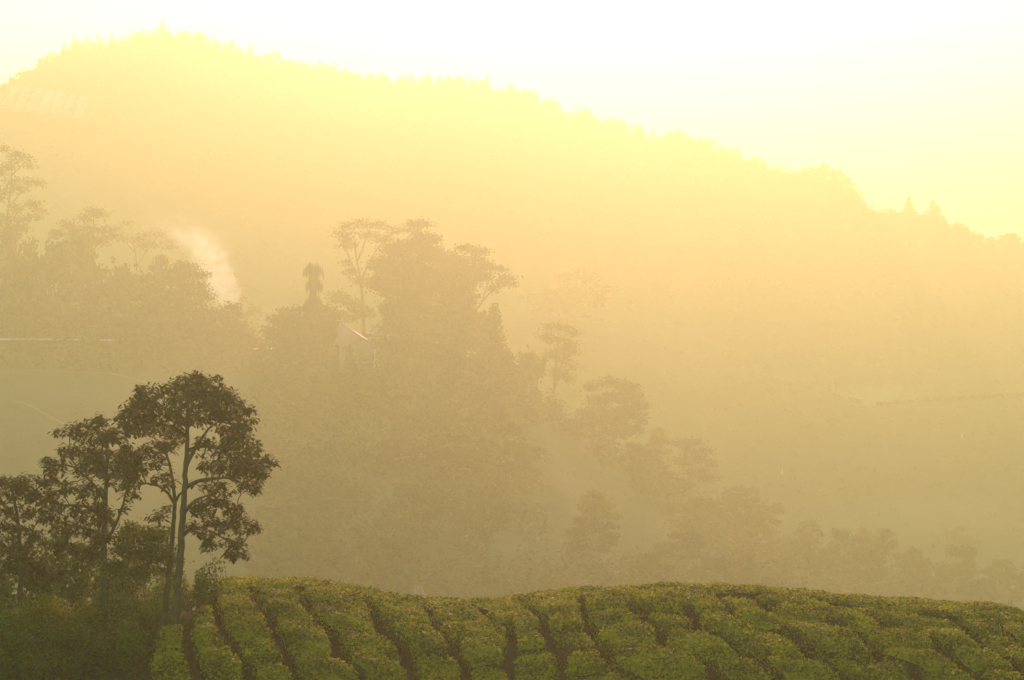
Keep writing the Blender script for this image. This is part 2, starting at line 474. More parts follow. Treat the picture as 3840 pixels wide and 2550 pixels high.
# ------------------------------------------------------------------ tea bushes
GAPS = [
 [(560, 2400), (545, 2480), (550, 2550)],
 [(715, 2300), (700, 2380), (705, 2440), (735, 2480), (747, 2550)],
 [(777, 2218), (797, 2262), (818, 2326), (845, 2384), (879, 2408), (899, 2472), (930, 2506), (940, 2550)],
 [(947, 2218), (960, 2248), (984, 2275), (1011, 2292), (1014, 2333), (1028, 2360), (1052, 2387), (1055, 2421), (1075, 2462), (1096, 2506), (1113, 2550)],
 [(1109, 2218), (1136, 2238), (1143, 2269), (1167, 2299), (1204, 2333), (1245, 2367), (1258, 2408), (1269, 2455), (1296, 2482), (1350, 2502), (1360, 2523), (1362, 2550)],
 [(1377, 2255), (1398, 2282), (1415, 2313), (1421, 2353), (1452, 2370), (1482, 2394), (1506, 2428), (1523, 2469), (1540, 2502), (1547, 2550)],
 [(1590, 2268), (1598, 2286), (1601, 2309), (1628, 2330), (1635, 2367), (1655, 2384), (1689, 2397), (1706, 2428), (1720, 2462), (1740, 2482), (1747, 2516), (1748, 2550)],
 [(1794, 2282), (1821, 2309), (1848, 2323), (1889, 2336), (1913, 2353), (1916, 2387), (1926, 2418), (1906, 2448), (1906, 2475), (1920, 2509), (1923, 2550)],
 [(1957, 2275), (2004, 2296), (2031, 2313), (2038, 2347), (2048, 2387), (2069, 2418), (2106, 2431), (2113, 2469), (2109, 2509), (2102, 2550)],
 [(2187, 2258), (2191, 2313), (2211, 2353), (2231, 2387), (2252, 2421), (2269, 2462), (2286, 2496), (2316, 2519), (2357, 2533), (2377, 2550)],
 [(2309, 2245), (2364, 2262), (2384, 2292), (2411, 2316), (2445, 2333), (2472, 2350), (2479, 2387), (2486, 2418), (2523, 2438), (2570, 2458), (2655, 2479), (2669, 2506), (2686, 2540)],
 [(2418, 2224), (2465, 2238), (2506, 2258), (2587, 2275), (2594, 2299), (2618, 2326), (2621, 2360), (2655, 2377), (2699, 2387), (2740, 2401), (2760, 2421), (2804, 2445), (2821, 2475), (2869, 2499), (2899, 2523)],
 [(2696, 2248), (2723, 2269), (2743, 2302), (2760, 2323), (2804, 2333), (2845, 2347), (2885, 2360), (2930, 2370), (2981, 2382), (2998, 2414), (3018, 2448), (3059, 2475), (3103, 2489), (3150, 2540)],
 [(2838, 2255), (2862, 2279), (2896, 2302), (2960, 2318), (3031, 2328), (3103, 2342), (3150, 2358), (3221, 2367), (3231, 2394), (3262, 2421), (3272, 2445), (3323, 2457), (3381, 2475), (3414, 2489), (3431, 2523)],
 [(3001, 2250), (3010, 2292), (3211, 2300), (3279, 2313), (3316, 2333), (3367, 2348), (3440, 2360), (3448, 2384), (3499, 2397), (3523, 2421), (3560, 2455), (3584, 2489), (3635, 2523)],
 [(3174, 2262), (3250, 2286), (3384, 2299), (3523, 2316), (3618, 2340), (3652, 2370), (3662, 2401), (3702, 2421), (3740, 2455), (3800, 2500)],
 [(3345, 2272), (3500, 2292), (3679, 2313), (3720, 2324), (3780, 2380), (3840, 2420), (3900, 2480)],
 [(3560, 2288), (3720, 2300), (3860, 2322), (3960, 2390), (4080, 2480)],
 [(3800, 2302), (3960, 2330), (4100, 2390), (4260, 2480)],
]
def gap_line(pl):
    w = []
    for px, py in pl:
        h = hit(px, min(py, 2549), tea_z, 40, 70, lift=0.72, n=1200)
        if h is not None: w.append((h.y, h.x))
    w.sort()
    ys = [w[0][0]]; xs = [w[0][1]]
    for y, x in w[1:]:
        if y - ys[-1] > 0.12: ys.append(y); xs.append(x)
    ys = np.array(ys); xs = np.array(xs)
    sx0 = (xs[min(2, len(xs) - 1)] - xs[0]) / max(0.6, ys[min(2, len(xs) - 1)] - ys[0]); sx0 = np.clip(sx0, -0.45, 0.1)
    def f(y):
        y = np.asarray(y, float)
        v = np.interp(y, ys, xs)
        v = np.where(y < ys[0], xs[0] + sx0 * (y - ys[0]), v)
        return np.where(y > ys[-1], xs[-1] - 0.06 * (y - ys[-1]), v)
    return f

ORD = ['first', 'second', 'third', 'fourth', 'fifth', 'sixth', 'seventh', 'eighth', 'ninth', 'tenth', 'eleventh', 'twelfth', 'thirteenth',
       'fourteenth', 'fifteenth', 'sixteenth', 'seventeenth', 'eighteenth', 'nineteenth', 'twentieth']

def tea_bush(gl, gr, y0, y1, h, seed, label):
    far = np.clip((0.5 * (y0 + y1) - 54.0) / 2.5, 0, 1)
    wl = (0.11 + 0.07 * rng.random()) * (1 - 0.93 * far); wr = (0.11 + 0.07 * rng.random()) * (1 - 0.93 * far)
    rnd = 1 - 0.85 * far
    ym = 0.5 * (y0 + y1)
    sl = lambda g: min(2.2, math.hypot(1.0, float(g(ym + 0.5) - g(ym - 0.5))))   # a slanting gap keeps its real width
    wl *= sl(gl); wr *= sl(gr)
    def XY(u, v):
        "cell coordinates -> ground, with rounded corners"
        y = y0 + (y1 - y0) * v
        a = np.abs(2 * v - 1) ** 5 * 0.16 * rnd
        uu = 0.5 + (u - 0.5) * (1 - 2 * a * 0.7)
        b = np.abs(2 * u - 1) ** 5 * 0.14 * rnd
        y = y0 + (y1 - y0) * (0.5 + (v - 0.5) * (1 - b))
        L = gl(y) + wl; R = gr(y) - wr
        return L + (R - L) * uu, y
    cx, cy = XY(np.array(0.5), np.array(0.5)); cx = float(cx); cy = float(cy)
    width = float(gr(cy) - gl(cy)); 
    if width < 0.45: return None
    gz = float(tea_z(cx, cy)); O = np.array([cx, cy, gz])
    root = empty('tea_bush', (cx, cy, gz)); tag(root, label, 'tea bush', 'clipped tea bushes on the foreground slope')
    def top(u, v):
        e = (1 - rnd * np.clip(np.abs(2 * u - 1), 0, 1) ** 11) * (1 - rnd * np.clip(np.abs(2 * v - 1), 0, 1) ** 12)
        x, y = XY(u, v)
        lump = 0.07 * fbm(x * 2.1, y * 2.1, 5 + seed % 7, 3) + 0.07 * vnoise(x * 1.1, y * 1.1, 41)
        return x, y, tea_z(x, y) + h * (0.58 + 0.42 * np.clip(e, 0, 1) ** 0.5) + lump
    area = width * (y1 - y0)
    n = int(min(2600, 620 * area)); m = int(150 * (width + (y1 - y0)))
    def normal(u, v):
        e = 0.02
        a = np.stack(top(np.clip(u + e, 0, 1), v), -1) - np.stack(top(np.clip(u - e, 0, 1), v), -1)
        b = np.stack(top(u, np.clip(v + e, 0, 1)), -1) - np.stack(top(u, np.clip(v - e, 0, 1)), -1)
        return unit(np.cross(a, b))
    u = rng.random(n); v = rng.random(n)
    Nn = normal(u, v); C = np.stack(top(u, v), -1) + Nn * (rng.random(n) ** 2.5 * 0.10 - 0.015)[:, None]
    # skirts
    s = rng.random(m); side = rng.integers(0, 4, m); hh = rng.random(m) ** 0.8
    us = np.where(side == 0, 0.0, np.where(side == 1, 1.0, s)); vs_ = np.where(side == 2, 0.0, np.where(side == 3, 1.0, s))
    xs, ys_ = XY(us, vs_)
    zs = tea_z(xs, ys_) + h * (0.40 + 0.36 * hh)
    out = np.stack([np.where(side == 0, -1.0, np.where(side == 1, 1.0, 0)), np.where(side == 2, -1.0, np.where(side == 3, 1.0, 0)), np.full(m, 0.35)], -1)
    tuck = (0.10 * (1 - hh))[:, None] * out * np.array([1, 1, 0])
    C2 = np.stack([xs, ys_, zs], -1) - tuck + rng.normal(0, 0.02, (m, 3))
    Nall = unit(np.concatenate([Nn, unit(out)]) + rdir(n + m) * 0.75); Call = np.concatenate([C, C2])
    T = rdir(n + m) + np.array([0, 0, 0.5])
    L = rng.uniform(0.06, 0.135, n + m)
    V1, Q1 = diamonds(Call - O, Nall, T, L, L * rng.uniform(0.42, 0.6, n + m), 0.12)
    # dense inner foliage just under the leaves, with its sides
    g = 11
    uu, vv = np.meshgrid(np.linspace(0.035, 0.965, g), np.linspace(0.035, 0.965, g))
    x, y, z = top(uu, vv); z = z - 0.045
    Vt = np.stack([x, y, z], -1).reshape(-1, 3)
    i = np.arange(g * g).reshape(g, g)
    Qt = np.stack([i[:-1, :-1], i[:-1, 1:], i[1:, 1:], i[1:, :-1]], -1).reshape(-1, 4)
    ring = np.r_[i[0, :], i[1:, -1], i[-1, -2::-1], i[-2:0:-1, 0]]
    Vb = Vt[ring].copy(); Vb[:, 2] = tea_z(Vb[:, 0], Vb[:, 1]) + 0.10 * h
    Vb[:, :2] = Vb[:, :2] + (np.array([cx, cy]) - Vb[:, :2]) * 0.10
    k = len(ring); b0 = len(Vt); jj = np.arange(k); kk = (jj + 1) % k
    Qs = np.stack([ring[jj], b0 + jj, b0 + kk, ring[kk]], -1)
    V, Q = join([(V1, Q1), (Vt - O, Qt)])
    link('leaf_canopy', mesh_np('leaf_canopy', V, Q, [M['tea_leaf']]), root)
    # bare woody sides below the plucked table
    Vw = np.concatenate([Vt[ring], Vb]) - O
    Qw = np.stack([jj, k + jj, k + kk, kk], -1)
    nt_ = 90
    ti = rng.integers(0, k, nt_); f0 = rng.random((nt_, 1)) * 0.3; f1 = rng.uniform(0.5, 1.0, (nt_, 1))
    A_ = Vw[k + ti] * (1 - f0) + Vw[ti] * f0; B_ = Vw[k + ti] * (1 - f1) + Vw[ti] * f1 + rng.normal(size=(nt_, 3)) * 0.05
    ot = unit(A_ * np.array([1, 1, 0.0])) * 0.03
    V, Q = join([(Vw, Qw), tubes(A_ + ot, B_ + ot, np.full(nt_, 0.010), np.full(nt_, 0.006), 3)])
    link('twiggy_sides', mesh_np('twiggy_sides', V, Q, [M['tea_wood']]), root)
    # woody frame under the canopy
    ns = 6
    az = rng.uniform(0, 6.28, ns); rr = rng.uniform(0.15, 0.42, ns)
    A = np.stack([np.cos(az) * 0.05, np.sin(az) * 0.05, np.full(ns, -0.06)], -1)
    tipx = cx + np.cos(az) * rr * width; tipy = cy + np.sin(az) * rr * (y1 - y0)
    B = np.stack([tipx - cx, tipy - cy, tea_z(tipx, tipy) - gz + 0.55 * h], -1)
    mid = A * 0.5 + B * 0.5 + np.array([0, 0, -0.08])
    V, Q = join([tubes(A, mid, np.full(ns, 0.03), np.full(ns, 0.022), 5), tubes(mid, B, np.full(ns, 0.022), np.full(ns, 0.012), 5)])
    link('stem', mesh_np('stem', V, Q, [M['tea_wood']], smooth=True), root)
    return root

def build_tea():
    L = [gap_line(g) for g in GAPS]
    for r in range(len(L) - 1):
        ymax = 64.5
        if r == 0: ymax = 51.2
        if r == 1: ymax = 52.6
        y = 45.6 + rng.random() * 1.2
        cells = []
        while y < ymax - 0.5:
            ln = rng.uniform(0.95, 1.9) if y < 55 else rng.uniform(1.6, 2.8)
            if y + ln > ymax: ln = ymax - y
            w = float(L[r + 1](y + ln / 2) - L[r](y + ln / 2))
            cells.append((y, y + ln, w))
            y += ln + (rng.uniform(0.02, 0.07) if rng.random() < 0.25 or y > 56 else rng.uniform(0.16, 0.36))
        n = len(cells)
        for c, (a, b, w) in enumerate(cells):
            k = n - 1 - c                                   # counted down from the far side
            small = 'narrow' if w < 1.1 else ('broad' if w > 2.0 else 'flat')
            where = f'{ORD[min(c, 19)]} up from the bottom edge' if c else 'cut by the bottom edge'
            tea_bush(L[r], L[r + 1], a, b, BUSH_H * (rng.uniform(0.9, 1.1) if b < 55 else rng.uniform(0.97, 1.03)), r * 31 + c,
                     f'{small} tea bush, {ORD[r]} row from the left, {where}')
build_tea()

# ------------------------------------------------------------------ foreground trees at the left edge of the field
traced_tree('shade_tree', 'tallest foreground tree, pale straight trunk and tiered leafy crown beside the tea', 'tree', 51.5,
    [[(650, 2412), (664, 2260), (678, 2050), (690, 1860), (700, 1700), (706, 1560), (700, 1470)],
     [(697, 1745), (728, 1690), (755, 1640), (800, 1590), (835, 1570)],
     [(695, 1830), (745, 1800), (800, 1795), (860, 1790), (905, 1810)],
     [(703, 1690), (745, 1672), (800, 1675), (850, 1690)],
     [(702, 1640), (660, 1605), (600, 1590), (560, 1585)],
     [(704, 1600), (650, 1560), (610, 1530)],
     [(682, 2010), (700, 1985), (730, 1975), (790, 1990), (840, 2020)],
     [(686, 1930), (715, 1890), (760, 1860), (800, 1850)]],
    [(715, 1435, 105, 38), (650, 1462, 85, 45), (800, 1465, 85, 45), (580, 1478, 70, 38), (730, 1500, 150, 45), (870, 1510, 75, 55), (905, 1560, 50, 55), (560, 1535, 75, 45),
     (500, 1528, 50, 30), (640, 1545, 90, 35), (790, 1550, 95, 40), (480, 1580, 75, 42), (540, 1600, 60, 40), (640, 1605, 70, 32), (860, 1615, 70, 38), (700, 1580, 60, 30),
     (900, 1650, 65, 42), (950, 1680, 40, 30), (850, 1690, 75, 38), (790, 1660, 50, 28), (930, 1730, 75, 38), (1000, 1735, 42, 30), (860, 1740, 80, 35), (780, 1735, 40, 24), (990, 1770, 40, 25),
     (900, 1790, 70, 34), (950, 1825, 45, 28), (800, 1780, 35, 20), (770, 1835, 70, 28), (830, 1860, 60, 30), (880, 1900, 55, 30), (790, 1900, 60, 26), (940, 1970, 45, 22), (890, 1955, 55, 26),
     (810, 1945, 50, 24), (760, 2000, 40, 25), (840, 2000, 45, 26), (800, 2035, 45, 22), (880, 2040, 45, 24), (910, 2070, 38, 20), (860, 2085, 35, 16), (740, 1900, 40, 25), (745, 1960, 30, 22), (450, 1620, 50, 28)],
    0.125, leaf='tree_leaf', leaf_size=0.165, per=11, dens=400)
traced_tree('shade_tree', 'slim pale trunk leaning against the tallest tree, few leaves on its left side', 'tree', 52.0,
    [[(604, 2412), (622, 2280), (640, 2100), (652, 1950), (657, 1870), (640, 1750), (622, 1700)],
     [(655, 1890), (630, 1840), (590, 1815), (550, 1810), (500, 1825)],
     [(657, 1880), (668, 1855), (690, 1835)]],
    [(560, 1690, 70, 30), (500, 1700, 60, 35), (610, 1670, 55, 28), (650, 1650, 45, 22), (520, 1740, 60, 30), (460, 1760, 55, 34), (590, 1740, 40, 30), (600, 1925, 30, 14), (575, 1945, 22, 10), (628, 1905, 24, 22),
     (500, 1790, 50, 26), (620, 1790, 28, 26), (665, 1790, 30, 30)],
    0.10, leaf='tree_leaf', leaf_size=0.165, per=10, dens=320)
traced_tree('shade_tree', 'round-headed tree with dark trunk left of the twin pale trunks', 'tree', 53.5,
    [[(385, 2330), (387, 2180), (390, 2050), (392, 1930), (398, 1840), (400, 1740), (405, 1660)],
     [(398, 2030), (425, 1985), (450, 1930), (468, 1870), (480, 1820)],
     [(392, 1960), (350, 1905), (300, 1890), (250, 1900), (190, 1885)],
     [(395, 1880), (340, 1800), (290, 1760)],
     [(390, 2010), (350, 1990), (290, 1975), (220, 1960)],
     [(402, 1800), (440, 1750), (470, 1715)]],
    [(255, 1612, 45, 22), (320, 1600, 50, 30), (380, 1585, 45, 35), (430, 1620, 50, 35), (300, 1650, 55, 30), (370, 1650, 80, 34), (235, 1695, 45, 26), (190, 1720, 25, 18), (300, 1710, 80, 38), (390, 1720, 90, 40), (470, 1700, 50, 40),
     (220, 1745, 60, 34), (300, 1770, 90, 36), (400, 1780, 90, 40), (480, 1760, 45, 36), (180, 1790, 55, 38), (120, 1800, 50, 30), (100, 1830, 40, 30), (240, 1820, 70, 34), (340, 1830, 70, 34), (440, 1820, 60, 34), (500, 1850, 35, 20), (150, 1860, 60, 30),
     (200, 1890, 50, 28), (280, 1900, 50, 26), (360, 1890, 50, 34), (230, 1935, 60, 30), (310, 1950, 60, 34), (370, 1960, 45, 40), (270, 1990, 65, 34), (200, 2000, 50, 26), (340, 2020, 60, 34), (240, 2050, 60, 30), (290, 2080, 60, 34), (350, 2090, 55, 34), (420, 1920, 26, 40), (470, 1905, 16, 14), (410, 2010, 35, 40)],
    0.115, leaf='tree_leaf', leaf_size=0.155, per=11, dens=380)
traced_tree('small_tree', 'small fine-leaved tree reaching right below the round-headed tree', 'tree', 52.6,
    [[(395, 2330), (398, 2230), (402, 2170), (450, 2150), (520, 2130), (580, 2100), (620, 2075)],
     [(470, 2142), (490, 2080), (510, 2000), (515, 1960)],
     [(560, 2112), (580, 2060), (610, 2010)]],
    [(510, 1975, 35, 30), (530, 2010, 45, 30), (480, 2020, 40, 30), (570, 2030, 50, 34), (620, 2010, 30, 34), (460, 2060, 40, 34), (520, 2060, 50, 34), (600, 2070, 45, 34), (560, 2100, 50, 30), (480, 2110, 45, 28), (620, 2120, 30, 26), (440, 2110, 34, 40), (540, 2150, 60, 26), (590, 2160, 40, 20), (650, 2050, 24, 30)],
    0.07, mode='tuft', leaf='shrub_leaf', leaf_size=0.085, per=26, dens=230)
traced_tree('shade_tree', 'leafy tree cut by the left edge of the picture, crown in dark tiers', 'tree', 53.0,
    [[(78, 2360), (76, 2230), (80, 2120), (72, 2010), (60, 1900), (40, 1820)],
     [(76, 2080), (110, 2020), (130, 1970)],
     [(74, 2120), (30, 2060), (-30, 2030)],
     [(68, 1960), (20, 1920), (-40, 1890)]],
    [(15, 1800, 40, 26), (80, 1815, 45, 30), (30, 1845, 60, 34), (-50, 1820, 60, 40), (100, 1870, 30, 30), (20, 1890, 70, 36), (-60, 1900, 60, 50), (60, 1930, 60, 34), (120, 1945, 45, 34), (20, 1970, 60, 34), (90, 1990, 55, 30), (-40, 1990, 60, 40), (130, 1995, 40, 26),
     (40, 2030, 70, 34), (110, 2040, 50, 28), (20, 2080, 70, 34), (100, 2090, 60, 30), (-50, 2080, 60, 40), (150, 2100, 50, 28), (60, 2130, 80, 34), (160, 2140, 55, 30), (-20, 2140, 70, 40), (120, 2165, 60, 28), (190, 2160, 40, 24)],
    0.10, leaf='tree_leaf', leaf_size=0.15, per=11, dens=340)

# ------------------------------------------------------------------ shrubs under the trees
def shrub_mesh(seed, n=2200, lobes=9, leaf=0.085):
    g = np.random.default_rng(seed)
    c = g.normal(size=(lobes, 3)) * np.array([0.42, 0.42, 0.22]) + np.array([0, 0, 0.55])
    r = g.uniform(0.22, 0.42, lobes)
    k = g.integers(0, lobes, n)
    d = unit(g.normal(size=(n, 3)))
    C = c[k] + d * (r[k] * g.uniform(0.6, 1.05, n))[:, None]
    C[:, 2] = np.abs(C[:, 2])
    N = unit(d + g.normal(size=(n, 3)) * 0.6); T = unit(g.normal(size=(n, 3)) + np.array([0, 0, 0.4]))
    L = leaf * g.uniform(0.6, 1.4, n)
    leaves = diamonds(C, N, T, L, L * g.uniform(0.4, 0.65, n), 0.1)
    A = np.tile(np.array([[0, 0, -0.1]]), (lobes, 1)) + g.normal(size=(lobes, 3)) * np.array([0.05, 0.05, 0])
    st = tubes(A, c, np.full(lobes, 0.018), np.full(lobes, 0.007), 5)
    return leaves, st

SHR = []
for i in range(6):
    lv, st = shrub_mesh(100 + i)
    SHR.append((lv, st))
_shr_cache = {}
def shrub(px, py_base, width, height, label, leaf='shrub_leaf', var=0, rz=0.0, dy=0.0):
    h = hit(px, py_base, tea_z, 40, 75)
    y = (h.y if h is not None else TEA_Y) + dy; x = (px - 1920) / F * y
    z = float(tea_z(x, y))
    k = y / F
    if h is None: height += (1275 - z * F / y) - py_base          # foot hidden behind the crest: the top stays where it is seen
    root = empty('shrub', (x, y, z), rz); tag(root, label, 'shrub', 'shrubs under the foreground trees')
    key = (var, leaf)
    if key not in _shr_cache:
        (v1, q1), (v2, q2) = SHR[var]
        _shr_cache[key] = (mesh_np('shrub_leaves', v1, q1, [M[leaf]]), mesh_np('shrub_stem', v2, q2, [M['tea_wood']], smooth=True))
    a, b = _shr_cache[key]
    s = width * k / 1.35; sz = height * k / 1.05
    for nm, me in (('foliage', a), ('stem', b)):
        o = link(nm, me, root); o.scale = (s, s, sz)
    return root

shrub(728, 2318, 150, 195, 'dense upright shrub between the pale trunks and the tea', 'shrub_leaf', 0, 0.4)
shrub(790, 2330, 100, 90, 'low shrub touching the first tea row beside the upright shrub', 'shrub_leaf', 1, 1.4)
shrub(690, 2400, 120, 110, 'dark low shrub at the foot of the twin pale trunks', 'shrub_leaf', 2, 2.0)
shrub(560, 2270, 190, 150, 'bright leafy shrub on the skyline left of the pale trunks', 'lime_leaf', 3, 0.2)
shrub(460, 2270, 190, 160, 'olive shrub below the reaching limb of the small tree', 'shrub_leaf', 4, 1.0)
shrub(300, 2290, 260, 260, 'big dark shrub filling the space left of the dark trunk', 'shrub_leaf', 5, 2.2)
shrub(180, 2290, 240, 200, 'dark shrub between the edge tree and the round-headed tree', 'shrub_leaf', 0, 3.0)
shrub(40, 2300, 240, 190, 'dark shrub behind the trunk of the edge tree', 'shrub_leaf', 1, 4.0)
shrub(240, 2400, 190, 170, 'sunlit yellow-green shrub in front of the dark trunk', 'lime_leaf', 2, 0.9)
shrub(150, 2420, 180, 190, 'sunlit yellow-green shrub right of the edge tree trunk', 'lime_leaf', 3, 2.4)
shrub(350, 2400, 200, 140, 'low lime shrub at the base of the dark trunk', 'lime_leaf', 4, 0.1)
shrub(470, 2380, 210, 150, 'broad olive shrub midway between dark and pale trunks', 'shrub_leaf', 5, 1.9)
shrub(570, 2400, 150, 130, 'olive shrub hugging the left side of the slim pale trunk', 'shrub_leaf', 0, 5.1)
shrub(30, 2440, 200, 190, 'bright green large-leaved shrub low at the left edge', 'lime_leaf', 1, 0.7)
shrub(60, 2560, 260, 170, 'green shrub in the bottom left corner', 'shrub_leaf', 2, 3.3)
shrub(250, 2540, 280, 180, 'very dark shrub on the bottom edge right of the corner', 'shrub_leaf', 3, 4.2)
shrub(420, 2520, 260, 170, 'very dark shrub on the bottom edge below the dark trunk', 'shrub_leaf', 4, 5.5)
shrub(540, 2500, 170, 130, 'dark shrub beside the leftmost tea bush', 'shrub_leaf', 5, 2.9)
shrub(140, 2500, 220, 150, 'dark green shrub below the sunlit edge shrubs', 'shrub_leaf', 0, 1.2)
shrub(350, 2470, 200, 130, 'dark rounded shrub in the middle of the thicket', 'shrub_leaf', 1, 2.7)
shrub(-90, 2420, 260, 220, 'shrub running out of the picture at the left', 'shrub_leaf', 2, 0.5)
shrub(620, 2290, 120, 90, 'small shrub on the skyline right behind the slim trunk', 'shrub_leaf', 3, 1.1)

def thicket_cover():
    n = 26000
    px = rng.uniform(-500, 700, n); 
    y = rng.uniform(44, 61, n); x = (px - 1920) / F * y
    keep = fbm(x * 0.8, y * 0.8, 71) > -0.35
    keep &= ~((px > 540) & (y < 51.5))
    x = x[keep]; y = y[keep]; n = len(x)
    z = tea_z(x, y) + rng.random(n) ** 1.5 * (0.30 + 0.25 * fbm(x * 0.7, y * 0.7, 5))
    C = np.stack([x, y, z], -1)
    L = rng.uniform(0.06, 0.16, n)
    v, q = diamonds(C, unit(rdir(n) + np.array([0, 0, 0.6])), rdir(n) + np.array([0, 0, 0.8]), L, L * 0.4)
    o = link('ground_cover', mesh_np('ground_cover', v, q, [M['shrub_leaf']]))
    tag(o, 'low weeds and fallen leaves under the foreground trees', 'weeds', kind='stuff')
thicket_cover()
# ------------------------------------------------------------------ woods on the middle hill
MID = dict(mode='tuft', leaf_size=0.5, step=0.75, twig_r=0.028, bark='far_bark', ground=for_z, foot=0.6)
def mid_tree(label, depth, trunks, clumps, r, leaf='wood_leaf', dens=7.0, per=11, name='tree', group='trees on the wooded hill', **kw):
    a = dict(MID); a.update(kw)
    return traced_tree(name, label, 'tree', depth, trunks, clumps, r, leaf=leaf, dens=dens * 1.7, per=int(per * 1.9), group=group, **a)

mid_tree('tall wispy flat-topped eucalyptus right behind the house', 386,
    [[(1363, 1262), (1362, 1180), (1360, 1110), (1350, 1040), (1335, 960), (1330, 900)], [(1358, 1080), (1322, 1000), (1295, 930), (1280, 880)],
     [(1354, 1050), (1395, 960), (1440, 905)], [(1362, 1190), (1330, 1165), (1290, 1150)], [(1340, 980), (1365, 920), (1375, 880)]],
    [(1300, 846, 34, 9), (1352, 843, 44, 9), (1415, 846, 44, 9), (1480, 860, 44, 11), (1540, 870, 34, 8), (1277, 872, 16, 12), (1305, 915, 30, 20), (1298, 885, 24, 10),
     (1385, 882, 44, 12), (1445, 902, 34, 12), (1305, 985, 14, 10), (1318, 1022, 24, 14), (1348, 1062, 20, 14), (1262, 1105, 30, 14), (1302, 1130, 38, 16),
     (1335, 1155, 30, 16), (1378, 1172, 22, 20), (1325, 1190, 30, 14), (1250, 1125, 20, 12), (1390, 1060, 16, 20), (1395, 1000, 16, 14)], 0.42, 'pale_leaf', 6.0, 9)
mid_tree('huge dense eucalyptus crown standing highest on the middle hill', 384,
    [[(1440, 1262), (1446, 1160), (1470, 1060), (1520, 980), (1560, 930)], [(1455, 1110), (1540, 1040), (1640, 980)], [(1470, 1080), (1580, 1090), (1700, 1050)],
     [(1560, 935), (1568, 880), (1570, 850)]],
    [(1475, 940, 50, 30), (1540, 925, 55, 34), (1445, 1000, 50, 40), (1530, 1000, 80, 46), (1620, 955, 60, 34), (1600, 900, 50, 24), (1690, 985, 66, 34),
     (1600, 1050, 110, 56), (1500, 1080, 90, 56), (1710, 1055, 80, 50), (1770, 1020, 46, 34), (1640, 1130, 110, 56), (1520, 1160, 90, 46), (1735, 1115, 60, 40), (1425, 1065, 34, 40),
     (1580, 1200, 110, 40), (1480, 1225, 60, 34), (1548, 840, 14, 6), (1588, 838, 26, 8), (1572, 845, 34, 7), (1690, 1200, 90, 40)], 0.6, 'wood_leaf', 7.0, 13)
mid_tree('umbrella eucalyptus leaning right out of the big crown', 382,
    [[(1745, 1255), (1765, 1190), (1810, 1130), (1860, 1070), (1885, 1045)], [(1765, 1190), (1780, 1080), (1785, 980), (1780, 950)], [(1810, 1130), (1830, 1060), (1838, 1010)]],
    [(1790, 944, 44, 11), (1748, 932, 34, 11), (1825, 1000, 34, 13), (1868, 1008, 30, 10), (1900, 1042, 26, 12), (1918, 1062, 10, 9), (1880, 1062, 26, 13), (1815, 1040, 36, 16), (1850, 1082, 16, 10), (1790, 975, 30, 16)],
    0.32, 'wood_leaf', 7.0, 10)
mid_tree('slender umbrella tree with two thin stems right of the wooded crest', 372,
    [[(2072, 1575), (2075, 1500), (2082, 1400), (2090, 1300), (2092, 1240)], [(2080, 1460), (2100, 1400), (2120, 1330), (2135, 1260)], [(2085, 1360), (2060, 1290), (2045, 1250)]],
    [(2060, 1224, 34, 8), (2108, 1230, 40, 9), (2145, 1246, 22, 10), (2040, 1260, 22, 11), (2090, 1276, 54, 9), (2140, 1292, 26, 11), (2108, 1312, 36, 9), (2150, 1322, 16, 9), (2100, 1350, 34, 13),
     (2140, 1372, 18, 10), (2060, 1332, 24, 14), (2098, 1402, 34, 18), (2130, 1422, 22, 10)], 0.26, 'pale_leaf', 7.0, 9)
mid_tree('broad dome-crowned tree standing alone where the hill starts to drop', 374,
    [[(2300, 1668), (2296, 1590), (2280, 1520), (2275, 1470)], [(2295, 1570), (2340, 1510), (2370, 1480)], [(2290, 1550), (2250, 1500)]],
    [(2280, 1434, 46, 13), (2222, 1452, 26, 11), (2340, 1452, 46, 16), (2380, 1482, 30, 18), (2400, 1520, 18, 18), (2320, 1490, 54, 20), (2250, 1502, 46, 18), (2360, 1542, 46, 28), (2290, 1562, 66, 34), (2392, 1572, 20, 26), (2222, 1565, 46, 34), (2320, 1610, 80, 30)],
    0.32, 'wood_leaf', 7.5, 12)
mid_tree('small open umbrella tree on the descending ridge below the dome-crowned tree', 374,
    [[(2588, 1850), (2585, 1780), (2578, 1720), (2572, 1680)], [(2584, 1770), (2615, 1715), (2640, 1695)]],
    [(2556, 1660, 26, 9), (2598, 1660, 34, 10), (2640, 1690, 26, 11), (2665, 1736, 15, 9), (2570, 1690, 26, 12), (2620, 1722, 30, 12), (2560, 1732, 28, 18), (2610, 1772, 46, 18), (2660, 1792, 28, 12)],
    0.24, 'wood_leaf', 8.0, 10)
mid_tree('very tall thin eucalyptus cut by the left edge, foliage in hanging puffs', 400,
    [[(20, 1262), (20, 1100), (18, 950), (24, 840), (36, 740), (45, 640), (42, 585)], [(24, 860), (70, 790), (120, 750)], [(32, 780), (80, 720), (130, 690)], [(42, 660), (80, 620), (105, 605)], [(22, 900), (-20, 820), (-40, 760)]],
    [(21, 562, 12, 9), (58, 580, 24, 14), (100, 600, 20, 9), (36, 625, 28, 12), (118, 622, 12, 9), (42, 680, 26, 12), (108, 682, 30, 9), (152, 692, 14, 8), (20, 716, 22, 13), (84, 708, 26, 9), (124, 765, 26, 12),
     (62, 786, 24, 13), (146, 786, 14, 10), (28, 820, 28, 14), (90, 822, 26, 12), (134, 815, 16, 8), (-20, 640, 30, 20), (-30, 740, 40, 24), (70, 855, 50, 18), (20, 890, 50, 24), (-30, 840, 40, 24)], 0.34, 'pale_leaf', 7.0, 9)
